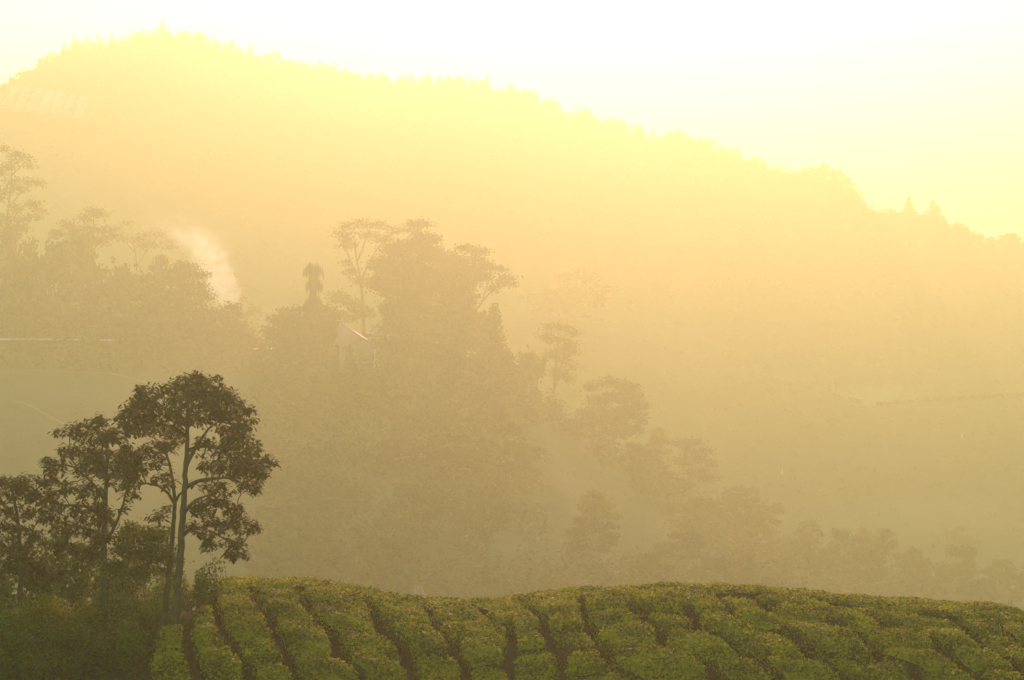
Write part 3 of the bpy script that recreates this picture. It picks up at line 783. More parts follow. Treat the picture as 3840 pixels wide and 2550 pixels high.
mid_tree('eucalyptus with domed top puff above the left wood', 404,
    [[(335, 1255), (338, 1080), (345, 940), (350, 840), (352, 810)], [(342, 980), (290, 900), (250, 850)], [(345, 940), (400, 890), (425, 868)]],
    [(350, 795, 34, 13), (380, 812, 18, 8), (322, 820, 26, 11), (246, 842, 28, 11), (280, 862, 32, 12), (336, 862, 36, 14), (392, 862, 28, 9), (430, 880, 22, 9), (300, 900, 50, 20), (370, 905, 46, 18), (220, 880, 30, 16)],
    0.3, 'pale_leaf', 7.0, 9)
mid_tree('faint wispy eucalyptus between the left wood and the smoke', 425,
    [[(520, 1262), (520, 1100), (510, 960), (495, 880)], [(515, 1000), (560, 920), (600, 885)], [(508, 950), (455, 890), (440, 860)]],
    [(440, 856, 16, 9), (478, 835, 9, 5), (456, 896, 24, 9), (505, 900, 24, 9), (548, 884, 28, 8), (598, 878, 26, 8), (620, 905, 24, 9), (560, 920, 36, 12), (640, 930, 20, 8)], 0.26, 'pale_leaf', 6.0, 8)
mid_tree('dark hooded cypress with a round knob top beside the smoke', 378,
    [[(868, 1295), (868, 1230), (867, 1160)], [(868, 1270), (820, 1200), (790, 1175)]],
    [(867, 1158, 19, 14), (867, 1186, 24, 18), (874, 1222, 36, 22), (884, 1258, 44, 22), (862, 1288, 70, 22), (907, 1254, 18, 17), (808, 1182, 36, 16), (776, 1172, 26, 13), (756, 1222, 46, 24), (800, 1262, 56, 26), (930, 1296, 34, 14), (962, 1318, 26, 9)], 0.3, 'dark_leaf', 10.0, 13)
mid_tree('faint leaning feathery tree in the smoke right of the hooded cypress', 432,
    [[(935, 1300), (925, 1230), (905, 1150), (880, 1080), (866, 1040)], [(918, 1200), (950, 1170), (975, 1165)]],
    [(864, 1036, 12, 9), (874, 1070, 14, 9), (884, 1096, 16, 8), (906, 1120, 12, 7), (944, 1160, 26, 8), (972, 1168, 12, 6), (920, 1180, 16, 8), (930, 1215, 14, 9), (945, 1245, 12, 8)], 0.2, 'pale_leaf', 7.0, 8)
mid_tree('wide dark flat-branched cypress left of the house', 366,
    [[(1145, 1400), (1150, 1300), (1152, 1220), (1150, 1170)], [(1150, 1270), (1080, 1220), (1020, 1240)], [(1150, 1240), (1220, 1190), (1270, 1180)]],
    [(1090, 1166, 36, 9), (1160, 1160, 46, 9), (1230, 1166, 36, 10), (1272, 1186, 20, 15), (1050, 1200, 36, 14), (1010, 1238, 22, 9), (1022, 1262, 18, 11), (1120, 1210, 90, 32), (1200, 1222, 66, 34), (1080, 1262, 66, 34), (1180, 1282, 90, 36), (1120, 1312, 100, 34), (1236, 1262, 34, 26), (1150, 1360, 110, 34)],
    0.36, 'dark_leaf', 9.0, 13)
mid_tree('dark cedar with spiky horizontal branch ends against the smoke', 380,
    [[(690, 1290), (690, 1200), (690, 1100), (688, 1000)], [(690, 1060), (735, 1045), (772, 1032)], [(690, 1110), (735, 1098), (768, 1078)], [(690, 1140), (740, 1125), (778, 1100)], [(690, 1160), (740, 1140), (785, 1115)], [(690, 1020), (720, 1008), (738, 1003)]],
    [(690, 995, 30, 9), (715, 1006, 24, 5), (660, 1015, 40, 10), (700, 1030, 44, 13), (748, 1038, 20, 5), (766, 1032, 9, 3), (640, 1050, 40, 20), (700, 1065, 46, 14), (740, 1072, 18, 5), (762, 1078, 8, 3), (690, 1100, 60, 16), (748, 1100, 22, 6), (772, 1100, 9, 3),
     (650, 1110, 50, 26), (700, 1135, 60, 16), (756, 1120, 22, 6), (780, 1116, 9, 3), (660, 1170, 60, 26), (730, 1170, 30, 12), (700, 1215, 70, 30), (640, 1230, 60, 30), (760, 1190, 24, 10)], 0.34, 'dark_leaf', 9.0, 12)

# --- kinds of tree that repeat: unit height and width, three shapes of each
def lobe_cards(g, c, r, n, size, upn=0.7):
    k = g.choice(len(c), n, p=(r ** 2).prod(1) / (r ** 2).prod(1).sum() if r.ndim > 1 else r ** 2 / (r ** 2).sum())
    d = unit(g.normal(size=(n, 3)))
    R = r[k] if r.ndim > 1 else r[k][:, None]
    C = c[k] + g.normal(size=(n, 3)) * R * 0.55
    N = unit(d + np.array([0, 0, upn]) + g.normal(size=(n, 3)) * 0.6); T = unit(g.normal(size=(n, 3)))
    L = size * g.uniform(0.6, 1.5, n)
    return diamonds(C, N, T, L, L * g.uniform(0.5, 0.85, n))

def kind_mesh(kind, seed):
    g = np.random.default_rng(seed)
    st = []
    def trunk(z1, r=0.022):
        zz = np.linspace(-0.08, z1, 7); p = np.stack([g.normal(0, 0.012, 7), g.normal(0, 0.012, 7), zz], -1)
        st.append(smooth_tube(p, np.linspace(r, r * 0.35, 7), 6)); return p
    if kind == 'round':
        nl = 46
        c = g.normal(size=(nl, 3)); c = unit(c) * (g.uniform(0.35, 1, nl) ** 0.6)[:, None] * np.array([0.40, 0.40, 0.40]) + np.array([0, 0, 0.52])
        c[:, :2] *= (1.12 - 0.55 * np.clip(c[:, 2:3] - 0.45, 0, 1)); c += g.normal(size=(nl, 3)) * 0.03
        r = np.stack([g.uniform(0.07, 0.14, nl)] * 2 + [g.uniform(0.04, 0.075, nl)], -1)
        lv = lobe_cards(g, c, r, 3200, 0.068)
        p = trunk(0.6); st.append(tubes(np.tile(p[3], (nl, 1)), c, np.full(nl, 0.010), np.full(nl, 0.004), 4))
    elif kind == 'umbrella':
        nl = 30
        a = g.uniform(0, 6.28, nl); q = g.random(nl) ** 0.6 * 0.40
        c = np.stack([np.cos(a) * q, np.sin(a) * q, 0.92 - q * q * 1.6 - g.random(nl) ** 1.5 * 0.42], -1)
        r = np.stack([g.uniform(0.08, 0.14, nl)] * 2 + [g.uniform(0.03, 0.05, nl)], -1)
        lv = lobe_cards(g, c, r, 2400, 0.06, 1.2)
        p = trunk(0.7, 0.018); st.append(tubes(np.tile(p[4], (nl, 1)), c - np.array([0, 0, 0.03]), np.full(nl, 0.009), np.full(nl, 0.004), 4))
    elif kind == 'conifer':
        tiers = 22; parts = []; A = []; B = []
        for t in range(tiers):
            z = 0.06 + 0.92 * t / (tiers - 1) + g.normal(0, 0.012); R = 0.47 * (1 - (z - 0.10) * 0.98) * g.uniform(0.8, 1.1)
            m = int(9 + 9 * (1 - z))
            for a in g.uniform(0, 6.28, m):
                d = np.array([math.cos(a), math.sin(a), 0.0])
                A.append([0, 0, z]); tip = d * R + np.array([0, 0, z + 0.02 - 0.10 * R]); B.append(tip)
                n = int(26 * R / 0.47) + 6
                s = g.random(n) ** 0.7
                C = np.array([0, 0, z]) + s[:, None] * (tip - np.array([0, 0, z])) + g.normal(size=(n, 3)) * np.array([0.035, 0.035, 0.022])
                parts.append((C, np.tile(d, (n, 1))))
        C = np.concatenate([p_[0] for p_ in parts]); D = np.concatenate([p_[1] for p_ in parts]); n = len(C)
        L = 0.06 * g.uniform(0.6, 1.3, n)
        lv = diamonds(C, unit(g.normal(size=(n, 3)) * 0.4 + np.array([0, 0, 1])), D + g.normal(size=(n, 3)) * 0.4, L, L * 0.5)
        trunk(0.96, 0.018); A = np.array(A); B = np.array(B)
        st.append(tubes(A, B, np.full(len(A), 0.005), np.full(len(A), 0.002), 3))
    elif kind == 'droop':                                   # tiers with hanging fringes
        C = []; N = []; T = []
        tips = []
        for t in range(11):
            z = 0.10 + 0.083 * t + g.normal(0, 0.012); R = (0.50 - 0.022 * t) * (g.uniform(0.35, 0.6) if t % 2 else g.uniform(0.9, 1.15))
            for a in g.uniform(0, 6.28, 7):
                R *= g.uniform(0.88, 1.1)
                d = np.array([math.cos(a), math.sin(a), 0])
                for s in np.linspace(0.15, 1, 12):
                    base = np.array([0, 0, z]) + d * R * s + np.array([0, 0, 0.05 * math.sin(s * 3.0) - 0.02 * s])
                    tips.append(base) if s > 0.95 else None
                    k = 5
                    C.append(base + g.normal(size=(k, 3)) * np.array([0.03, 0.03, 0.015]) - np.array([0, 0, 0.03])); N.append(g.normal(size=(k, 3)) * np.array([1, 1, 0.2])); T.append(np.tile([0, 0, -1.0], (k, 1)) + g.normal(size=(k, 3)) * 0.2)
        C = np.concatenate(C); N = unit(np.concatenate(N)); T = np.concatenate(T); n = len(C)
        L = 0.09 * g.uniform(0.5, 1.3, n)
        lv = diamonds(C, N, T, L, L * 0.35)
        trunk(1.0, 0.02); tips = np.array(tips)
        A = tips.copy(); A[:, :2] = 0
        st.append(tubes(A, tips, np.full(len(tips), 0.006), np.full(len(tips), 0.002), 3))
    else:                                                   # 'tall': narrow irregular crown on a visible stem
        nl = 34
        z = g.uniform(0.25, 0.96, nl); a = g.uniform(0, 6.28, nl); q = g.random(nl) ** 0.6 * 0.42 * (1.12 - z)
        c = np.stack([np.cos(a) * q * 1.6, np.sin(a) * q * 1.6, z], -1)
        r = np.stack([g.uniform(0.07, 0.14, nl)] * 2 + [g.uniform(0.035, 0.06, nl)], -1)
        lv = lobe_cards(g, c, r, 2800, 0.062)
        p = trunk(0.9, 0.016); st.append(tubes(np.stack([np.zeros(nl), np.zeros(nl), z - 0.1], -1), c, np.full(nl, 0.007), np.full(nl, 0.003), 4))
    return lv, join(st)

_kind = {}
def wood_tree(kind, px, top, width, depth, label, leaf='wood_leaf', ground=for_z, group='trees on the wooded hill', var=None, name='tree', hmin=2.2):
    x = (px - 1920) / F * depth; gz = float(ground(x, depth)); zt = -(top - 1275) / F * depth
    h = max(zt - gz, hmin)
    v = (int(px) + int(top)) % 3 if var is None else var
    if (kind, v) not in _kind: _kind[(kind, v)] = kind_mesh(kind, 500 + 7 * v + len(kind))
    key = (kind, v, leaf)
    if key not in _kind:
        (v1, q1), (v2, q2) = _kind[(kind, v)]
        _kind[key] = (mesh_np(kind + '_crown', v1, q1, [M[leaf]]), mesh_np(kind + '_trunk', v2, q2, [M['far_bark']], smooth=True))
    a, b = _kind[key]
    root = empty(name, (x, depth, gz), (px * 0.37) % 6.28); tag(root, label, 'tree', group)
    w = width / F * depth / 0.92
    for nm, me in (('crown', a), ('trunk', b)):
        o = link(nm, me, root); o.scale = (w, w, h)
    return root

HILL_TREES = [
 ('droop', 1176, 988, 100, 366, 'dark araucaria with drooping fringed tiers above the flat cypress', 'dark_leaf'),
 ('conifer', 1852, 1150, 190, 362, 'pointed spruce with saw-edged right side below the leaning eucalyptus', 'dark_leaf'),
 ('round', 60, 845, 230, 396, 'bushy pale tree under the tall edge eucalyptus', 'pale_leaf'),
 ('round', 205, 872, 200, 392, 'rounded tree third from the edge in the left wood', 'wood_leaf'),
 ('tall', 300, 868, 190, 388, 'bright-topped tall tree in the middle of the left wood', 'pale_leaf'),
 ('round', 425, 960, 200, 386, 'dark dome tree in the right half of the left wood', 'wood_leaf'),
 ('round', 520, 985, 190, 384, 'dark tree between the dome tree and the cedar', 'dark_leaf'),
 ('tall', 600, 948, 130, 390, 'thin-leaved pale treetop just left of the cedar', 'pale_leaf'),
 ('round', 100, 1020, 240, 378, 'full leafy tree low at the left edge above the bright roof line', 'wood_leaf'),
 ('round', 270, 1060, 240, 374, 'wide leafy tree in front of the left wood', 'wood_leaf'),
 ('round', 560, 1130, 230, 372, 'dark spreading tree at the foot of the cedar', 'dark_leaf'),
 ('round', -80, 900, 240, 392, 'leafy tree running out of the picture at left', 'wood_leaf'),
 ('round', 1560, 1105, 230, 379, 'leafy tree filling in under the left of the huge eucalyptus crown', 'wood_leaf'),
 ('round', 1690, 1110, 220, 377, 'leafy tree filling in under the right of the huge eucalyptus crown', 'wood_leaf'),
 ('tall', 1800, 1165, 130, 377, 'slim leafy tree behind the tip of the pointed spruce', 'wood_leaf'),
 ('conifer', 1312, 1300, 70, 352, 'little fir in front of the house wall', 'dark_leaf'),
 ('round', 1500, 1235, 210, 346, 'rounded tree hiding the right corner of the house', 'wood_leaf'),
 ('round', 1620, 1260, 200, 348, 'leafy tree under the huge eucalyptus crown', 'wood_leaf'),
 ('round', 1745, 1235, 200, 352, 'leafy tree left of the pointed spruce', 'wood_leaf'),
 ('tall', 1560, 1338, 190, 332, 'pale yellow-topped tree below the right of the house', 'pale_leaf'),
 ('conifer', 1900, 1330, 250, 344, 'broad dark conifer at the right shoulder of the wood', 'dark_leaf'),
 ('round', 1790, 1420, 190, 330, 'dark tree under the broad conifer', 'dark_leaf'),
 ('umbrella', 1690, 1486, 150, 314, 'small bright yellow crown in the heart of the wood', 'pale_leaf'),
 ('round', 1390, 1400, 190, 330, 'leafy tree straight below the house', 'wood_leaf'),
 ('round', 1260, 1370, 200, 340, 'leafy tree below the flat cypress', 'wood_leaf'),
 ('round', 1100, 1390, 200, 342, 'leafy tree left below the flat cypress', 'wood_leaf'),
 ('conifer', 1178, 1425, 100, 322, 'narrow pointed conifer in the left part of the wood', 'dark_leaf'),
 ('round', 970, 1400, 200, 350, 'leafy tree under the short white roof edge', 'wood_leaf'),
 ('tall', 1160, 1578, 90, 304, 'small rust-tinged tree left of the wood centre', 'rust_leaf'),
 ('tall', 1120, 1640, 170, 298, 'pale feathery tree at the left margin of the wood', 'pale_leaf'),
 ('round', 1335, 1600, 180, 300, 'pale leafy tree left of the wood centre', 'pale_leaf'),
 ('round', 1480, 1640, 250, 290, 'big dark tree in the wood centre', 'dark_leaf'),
 ('round', 1700, 1610, 240, 292, 'big dark tree right of the wood centre', 'dark_leaf'),
 ('round', 1905, 1570, 200, 304, 'dark tree at the edge of the open grass slope', 'dark_leaf'),
 ('tall', 1010, 1720, 170, 284, 'pale tree beside the foreground crown tips', 'pale_leaf'),
 ('round', 1070, 1850, 150, 268, 'lime green tree low on the left slope', 'pale_leaf'),
 ('round', 1260, 1780, 210, 268, 'leafy tree on the lower left slope', 'wood_leaf'),
 ('round', 1590, 1790, 230, 264, 'dark tree on the lower middle slope', 'wood_leaf'),
 ('round', 1810, 1800, 210, 262, 'dark leafy tree left of the tiny hut', 'wood_leaf'),
 ('round', 1440, 1930, 230, 246, 'leafy tree low in the middle of the slope', 'wood_leaf'),
 ('round', 1180, 1990, 210, 242, 'leafy tree above the left hump of the tea', 'wood_leaf'),
 ('round', 1000, 2040, 170, 236, 'leafy tree behind the lowest foreground branch', 'wood_leaf'),
 ('tall', 1345, 2085, 110, 226, 'small pale tree above the dip of the tea crest', 'pale_leaf'),
 ('umbrella', 1572, 2180, 90, 214, 'cream-flowered shrubby tree over the dip of the tea crest', 'cream_leaf'),
 ('umbrella', 882, 2152, 60, 216, 'pale orange-leaved sapling over the left hump of the tea', 'rust_leaf'),
 ('umbrella', 2240, 1822, 170, 288, 'yellow-flowering tree standing on the open grass slope', 'pale_leaf'),
 ('round', 2215, 1925, 190, 276, 'dark round tree below the yellow-flowering tree', 'dark_leaf'),
 ('round', 1985, 1290, 130, 366, 'dark upright tree left of the slender umbrella tree', 'wood_leaf'),
 ('round', 2180, 1520, 130, 364, 'leafy tree between the umbrella tree and the dome-crowned tree', 'wood_leaf'),
 ('tall', 2465, 1605, 110, 374, 'thin pale tree right of the dome-crowned tree', 'pale_leaf'),
 ('round', 2400, 1650, 170, 366, 'leafy tree under the thin pale tree', 'wood_leaf'),
 ('round', 2510, 1760, 180, 364, 'leafy tree below the small open umbrella tree', 'wood_leaf'),
 ('round', 2640, 1860, 170, 362, 'leafy tree halfway down the ridge', 'wood_leaf'),
 ('umbrella', 2780, 1812, 170, 372, 'flat-crowned tree jutting out halfway down the ridge', 'wood_leaf'),
 ('round', 2870, 1866, 130, 374, 'round tree right of the jutting flat crown', 'wood_leaf'),
 ('round', 2770, 1900, 200, 358, 'leafy tree below the jutting flat crown', 'wood_leaf'),
 ('round', 2555, 1985, 200, 296, 'dome tree in front of the lower ridge', 'dark_leaf'),
 ('round', 2425, 2060, 180, 270, 'dark tree above the right hump of the tea', 'dark_leaf'),
 ('round', 2690, 2080, 190, 286, 'dark tree right of the dome tree near the tea', 'dark_leaf'),
 ('umbrella', 2790, 2070, 140, 282, 'rust-leaved flowering tree at the end of the lower wood', 'rust_leaf'),
 ('round', 2900, 2145, 150, 280, 'dark bush tree ending the lower wood on the right', 'dark_leaf'),
 ('umbrella', 3028, 1937, 130, 370, 'first treetop of the low right row, flat and leaning', 'wood_leaf'),
 ('round', 3165, 1968, 130, 366, 'pointed dark round tree second in the low right row', 'wood_leaf'),
 ('round', 3246, 1962, 110, 374, 'paler tree third in the low right row', 'pale_leaf'),
 ('umbrella', 3320, 1968, 120, 370, 'spreading tree fourth in the low right row', 'wood_leaf'),
 ('round', 3418, 2038, 130, 364, 'small round tree fifth in the low right row', 'wood_leaf'),
 ('round', 3590, 2024, 170, 366, 'big round tree sixth in the low right row', 'wood_leaf'),
 ('round', 3752, 2086, 150, 364, 'faint round tree seventh in the low right row', 'wood_leaf'),
 ('round', 3880, 2105, 150, 360, 'round tree cut by the right edge', 'wood_leaf'),
 ('round', 3772, 2226, 120, 250, 'small tree peeping over the tea crest at the right edge', 'wood_leaf'),
 ('round', 2980, 2010, 160, 350, 'leafy tree below the first of the low right row', 'wood_leaf'),
 ('round', 3110, 2050, 170, 346, 'leafy tree below the second of the low right row', 'wood_leaf'),
 ('round', 3250, 2070, 170, 344, 'leafy tree below the spreading one of the low right row', 'wood_leaf'),
 ('round', 3460, 2130, 170, 342, 'leafy bush tree under the fifth of the low right row', 'wood_leaf'),
 ('round', 3660, 2160, 170, 340, 'leafy bush tree between sixth and seventh of the low right row', 'wood_leaf'),
]
for t in HILL_TREES: wood_tree(*t)
wood_tree('round', 2150, 1000, 270, 566, 'large hazy tree mass on the far tea ridge in the sun glow', 'wood_leaf', ft_z, 'trees on the far hills', var=1)
wood_tree('round', 2060, 1080, 150, 570, 'smaller hazy tree left of the large one on the far ridge', 'wood_leaf', ft_z, 'trees on the far hills', var=2)
wood_tree('round', 3600, 1960, 110, 436, 'lone faint tree low on the far tea slope', 'wood_leaf', ft_z, 'trees on the far hills', hmin=5)
FARR = [('round', 3005, 642, 80, 'first tree from the left in the clump on the mountain shoulder'), ('round', 3052, 622, 80, 'second tree from the left in the clump on the mountain shoulder'),
        ('tall', 3090, 614, 70, 'third and tallest tree in the clump on the mountain shoulder'), ('round', 3130, 628, 80, 'fourth tree from the left in the clump on the mountain shoulder'), ('round', 3172, 662, 70, 'last tree on the right of the clump on the mountain shoulder'), ('round', 3340, 780, 80, 'low tree left of the two knob trees on the mountain ridge'),
        ('conifer', 3408, 738, 80, 'left of the two knob trees on the right mountain ridge'), ('conifer', 3500, 752, 110, 'right and larger of the two knob trees on the mountain ridge'),
        ('round', 3604, 834, 60, 'small umbrella tree on the right mountain ridge'), ('round', 3785, 868, 90, 'round tree near the right edge on the mountain ridge'), ('round', 3712, 884, 50, 'tiny tree near the right end of the mountain ridge'),
        ('tall', 2395, 468, 40, 'thin tree at a step of the mountain ridge under the sun'), ('tall', 870, 152, 36, 'thin tree on the left mountain ridge below the peak'), ('round', 2830, 582, 60, 'round treetop on the sloping mountain ridge left of the clump')]
for kd, px, tp, w, lb in FARR: wood_tree(kd, px, tp, w, MT_Y + 2, lb, 'wood_leaf', mt_z, 'trees on the mountain ridge')

# --- woods too dense to count
def wood_stuff(name, label, f, px0, px1, y0, y1, mounds, per, rad, hgt, card, leaf, test=None, seed=0):
    g = np.random.default_rng(seed)
    y = g.uniform(y0, y1, mounds); px = g.uniform(px0, px1, mounds); x = (px - 1920) / F * y
    z = f(x, y)
    if test is not None:
        k = test(px, 1275 - z * F / y, y); x, y, z = x[k], y[k], z[k]
    n = len(x)
    R = g.uniform(rad[0], rad[1], n); H = g.uniform(hgt[0], hgt[1], n)
    i = np.repeat(np.arange(n), per); m = len(i)
    d = unit(g.normal(size=(m, 3))); d[:, 2] = np.abs(d[:, 2])
    C = np.stack([x[i], y[i], z[i] - 0.3], -1) + d * np.stack([R[i], R[i], H[i]], -1) * g.uniform(0.6, 1.05, m)[:, None]
    L = card * g.uniform(0.6, 1.5, m)
    N = unit(d + np.array([0, 0, 0.6]) + g.normal(size=(m, 3)) * 0.5)
    v, q = diamonds(C, N, unit(g.normal(size=(m, 3))), L, L * 0.65)
    o = link(name, mesh_np(name, v, q, [M[leaf]])); tag(o, label, 'woodland', kind='stuff')

def on_wood(px, py, y):
    open_slope = (px > 2010) & (px < 2520) & (py > 1560 + 0.75 * (px - 2010)) & (py < 2020 + 0.25 * (px - 2010))
    low_open = (px > 1650) & (px < 2500) & (py > 1985) & (py < 2130)
    left_open = (px < 930) & (y < 352)
    return ~(open_slope | left_open | (low_open & (np.abs(py - 2000 - 0.28 * (px - 1700)) < 60)))
wood_stuff('undergrowth', 'dense bushes and treetops covering the middle hill', for_z, -250, 4000, 165, 386, 3400, 56, (1.5, 4.2), (1.4, 5.4), 0.8, 'wood_leaf', on_wood, 5)
wood_stuff('ridge_thicket', 'tangled thicket filling the ridge between the left trees', for_z, -300, 940, 375, 400, 420, 90, (1.8, 3.8), (3.0, 9.0), 0.6, 'wood_leaf', None, 15)
wood_stuff('ridge_forest', 'unbroken hazy forest along the mountain ridge', mt_z, -900, 4700, MT_Y - 12, MT_Y + 6, 1000, 130, (1.3, 3.8), (2.0, 7.5), 1.0, 'wood_leaf', None, 6)
wood_stuff('mountain_forest', 'unbroken hazy forest on the mountain side', mt_z, -900, 4700, 640, MT_Y - 12, 3400, 16, (3.0, 6.0), (2.0, 5.0), 1.8, 'wood_leaf', None, 7)
wood_stuff('slope_bushes', 'scattered tea and weeds on the far open slope', ft_z, 1900, 4400, 400, 572, 1600, 10, (1.0, 2.2), (0.5, 1.0), 0.8, 'wood_leaf', None, 8)
wood_stuff('slope_grass', 'grass and tea on the open parts of the middle hill', for_z, -300, 2700, 190, 384, 5200, 8, (0.7, 1.6), (0.25, 0.6), 0.35, 'pale_leaf', lambda a, b, c: ~on_wood(a, b, c), 9)
# ------------------------------------------------------------------ buildings and small things on the hills
def plain(name, c, rough=0.7, metal=0.0, var=0.12, scale=3.0):
    m = base_mat(name, tuple(a * (1 - var) for a in c), tuple(min(1, a * (1 + var)) for a in c), scale, rough, bump=0.05, bscale=8)
    m.node_tree.nodes["Principled BSDF"].inputs["Metallic"].default_value = metal
    return m
M['wall_paint'] = plain('wall_paint', (0.27, 0.24, 0.17))
M['roof_tin'] = plain('roof_tin', (0.34, 0.20, 0.15), 0.55)
M['white_tin'] = plain('white_tin', (0.75, 0.74, 0.70), 0.35, 0.3)
M['trim'] = plain('trim', (0.20, 0.13, 0.08))
M['pane'] = plain('pane', (0.10, 0.06, 0.05), 0.25)
M['plastic'] = base_mat('plastic', (0.70, 0.70, 0.66), (0.80, 0.80, 0.77), 0.5, 0.4, trans=0.5, spec=0.4)
M['dark_board'] = plain('dark_board', (0.06, 0.05, 0.03), 0.9)
M['ridge_tin'] = plain('ridge_tin', (0.45, 0.33, 0.25), 0.6)
M['pole_wood'] = plain('pole_wood', (0.20, 0.15, 0.10))
M['white_paint'] = plain('white_paint', (0.80, 0.80, 0.78))

def bx(cx, cy, cz, sx, sy, sz):
    V = np.array([(cx + sx / 2 * a, cy + sy / 2 * b, cz + sz / 2 * c) for c in (-1, 1) for b in (-1, 1) for a in (-1, 1)], float)
    Q = np.array([(0, 2, 3, 1), (4, 5, 7, 6), (0, 1, 5, 4), (2, 6, 7, 3), (0, 4, 6, 2), (1, 3, 7, 5)])
    return V, Q
def slab(a, b, c, d, t):
    "thick sheet through four corners"
    A = np.array([a, b, c, d], float); n = unit(np.cross(A[1] - A[0], A[2] - A[0])[None])[0]
    if n[2] < 0: n = -n
    V = np.concatenate([A, A - n * t])
    return V, np.array([(0, 1, 2, 3), (7, 6, 5, 4), (0, 4, 5, 1), (1, 5, 6, 2), (2, 6, 7, 3), (3, 7, 4, 0)])
def part(nm, geo, mat, parent):
    return link(nm, mesh_np(nm, geo[0], geo[1], [M[mat]]), parent)

def house():
    y = 356.0; k = y / F
    gx = px2x(1358, y); gz = float(for_z(gx, y)) - 0.2
    o = empty('house', (gx, y, gz), math.radians(8)); tag(o, 'pale house with hipped tin roof and front gable among the trees', 'house')
    ez = py2z(1305, y) - gz; az = py2z(1266, y) - gz; tz = py2z(1213, y) - gz
    w = 7.4
    part('wall', bx(-0.6, 2.6, ez / 2 - 0.2, w - 0.7, 5.2, ez + 0.3), 'wall_paint', o)
    # gable wall in front
    V = np.array([(-w / 2 + .35, 0, ez - .05), (w / 2 - .1, 0, ez - .05), (0, 0, az - .12), (-w / 2 + .35, .2, ez - .05), (w / 2 - .1, .2, ez - .05), (0, .2, az - .12)])
    T_ = np.array([(0, 1, 2, 2), (5, 4, 3, 3), (0, 3, 4, 1), (1, 4, 5, 2), (2, 5, 3, 0)])
    me = bpy.data.meshes.new('gable'); me.from_pydata(V.tolist(), [], [(0, 1, 2), (5, 4, 3), (0, 3, 4, 1), (1, 4, 5, 2), (2, 5, 3, 0)]); me.materials.append(M['wall_paint'])
    link('gable', me, o)
    part('front_wall', bx(0.05, 0.1, ez / 2 - 0.3, w - 0.75, 0.2, ez + 0.5), 'wall_paint', o)
    r = part('roof', slab((-w / 2 - .2, -.5, ez - .12), (0, -.5, az), (-3.4, 6.0, tz), (-w / 2 - 1.2, 5.5, ez + 1.2), 0.12), 'roof_tin', o)
    part('roof_slope', slab((0, -.5, az), (w / 2 + .55, -.5, ez - .12), (w / 2 + .4, 6.0, ez + .1), (-3.4, 6.0, tz), 0.12), 'roof_tin', o)
    part('ridge_cap', tubes(np.array([[0, -.55, az + .05]]), np.array([[-3.4, 6.0, tz + .06]]), np.array([.08]), np.array([.08]), 6), 'ridge_tin', r)
    part('back_roof', slab((-3.4, 6.0, tz), (-w / 2 - 1.2, 5.5, ez + 1.2), (-w / 2 - 1.2, 9.5, ez - .1), (-3.4, 9.5, tz - 1.2), 0.12), 'roof_tin', o)
    for s in (-1, 1):
        part('fascia', tubes(np.array([[0, -.45, az - .16]]), np.array([[s * (w / 2 + .3), -.45, ez - .22]]), np.array([.10]), np.array([.10]), 4), 'trim', o)
    for x in (-1.9, 1.0):
        f = part('window', bx(x, -.03, ez - 1.9, 2.1, .10, 1.55), 'wall_paint', o)
        part('pane', bx(x, -.10, ez - 1.9, 1.75, .06, 1.25), 'pane', f)
        part('sill', bx(x, -.12, ez - 2.75, 2.2, .18, .12), 'white_paint', f)
    for x in (2.35, 3.1):
        part('post', bx(x, -.35, ez / 2 - .2, .12, .12, ez - .1), 'white_paint', o)
    part('veranda_rail', bx(1.6, -.5, 1.0, 3.6, .08, .4), 'wall_paint', o)
house()

def shed(px0, px1, py, depth, label, h=2.6, d=4.0):
    x0 = px2x(px0, depth); x1 = px2x(px1, depth); xc = (x0 + x1) / 2; w = x1 - x0
    zt = py2z(py, depth); gz = float(for_z(xc, depth)); h = max(1.2, zt - gz)
    o = empty('shed', (xc, depth, gz)); tag(o, label, 'shed', 'sheds on the wooded ridge')
    part('wall', bx(0, d / 2, (h - 0.3) / 2 - 0.2, w - 0.6, d - 0.5, h), 'dark_board', o)
    part('roof', slab((-w / 2, -.4, h - .20), (w / 2, -.4, h - .20), (w / 2, d + .4, h - .02), (-w / 2, d + .4, h - .02), .16), 'white_tin', o)
    part('gutter', bx(0, -.46, h - .30, w, .12, .16), 'white_paint', o)
    for i in range(max(2, int(w / 3))):
        part('post', bx(-w / 2 + .4 + i * (w - .8) / max(1, int(w / 3) - 1), -.2, (h - .3) / 2 - .1, .12, .12, h - .5), 'dark_board', o)
    return o
shed(-60, 118, 1267, 369, 'long low shed with bright white roof edge at the left edge of the ridge')
shed(120, 300, 1268, 370, 'long low shed with bright roof edge, second from the left edge')
shed(375, 450, 1270, 371, 'short shed with faint white roof edge under the left wood')
shed(950, 1040, 1304, 374, 'short shed with bright white roof edge right of the hooded cypress')

def hut():
    p = hit(1740, 2040, for_z, 160, 380); gz = float(for_z(p.x, p.y))
    o = empty('hut', (p.x, p.y, gz)); tag(o, 'tiny pale-roofed hut low on the wooded slope', 'hut')
    for sx in (-.45, .45):
        for sy in (-.35, .35): part('post', bx(sx, sy, .42, .08, .08, 1.2), 'pole_wood', o)
    part('roof', slab((-.6, -.5, 1.05), (.6, -.5, 1.05), (.6, .5, 1.2), (-.6, .5, 1.2), .05), 'roof_tin', o)
    part('back_wall', bx(0, .40, .45, .95, .05, 1.0), 'trim', o)
hut()

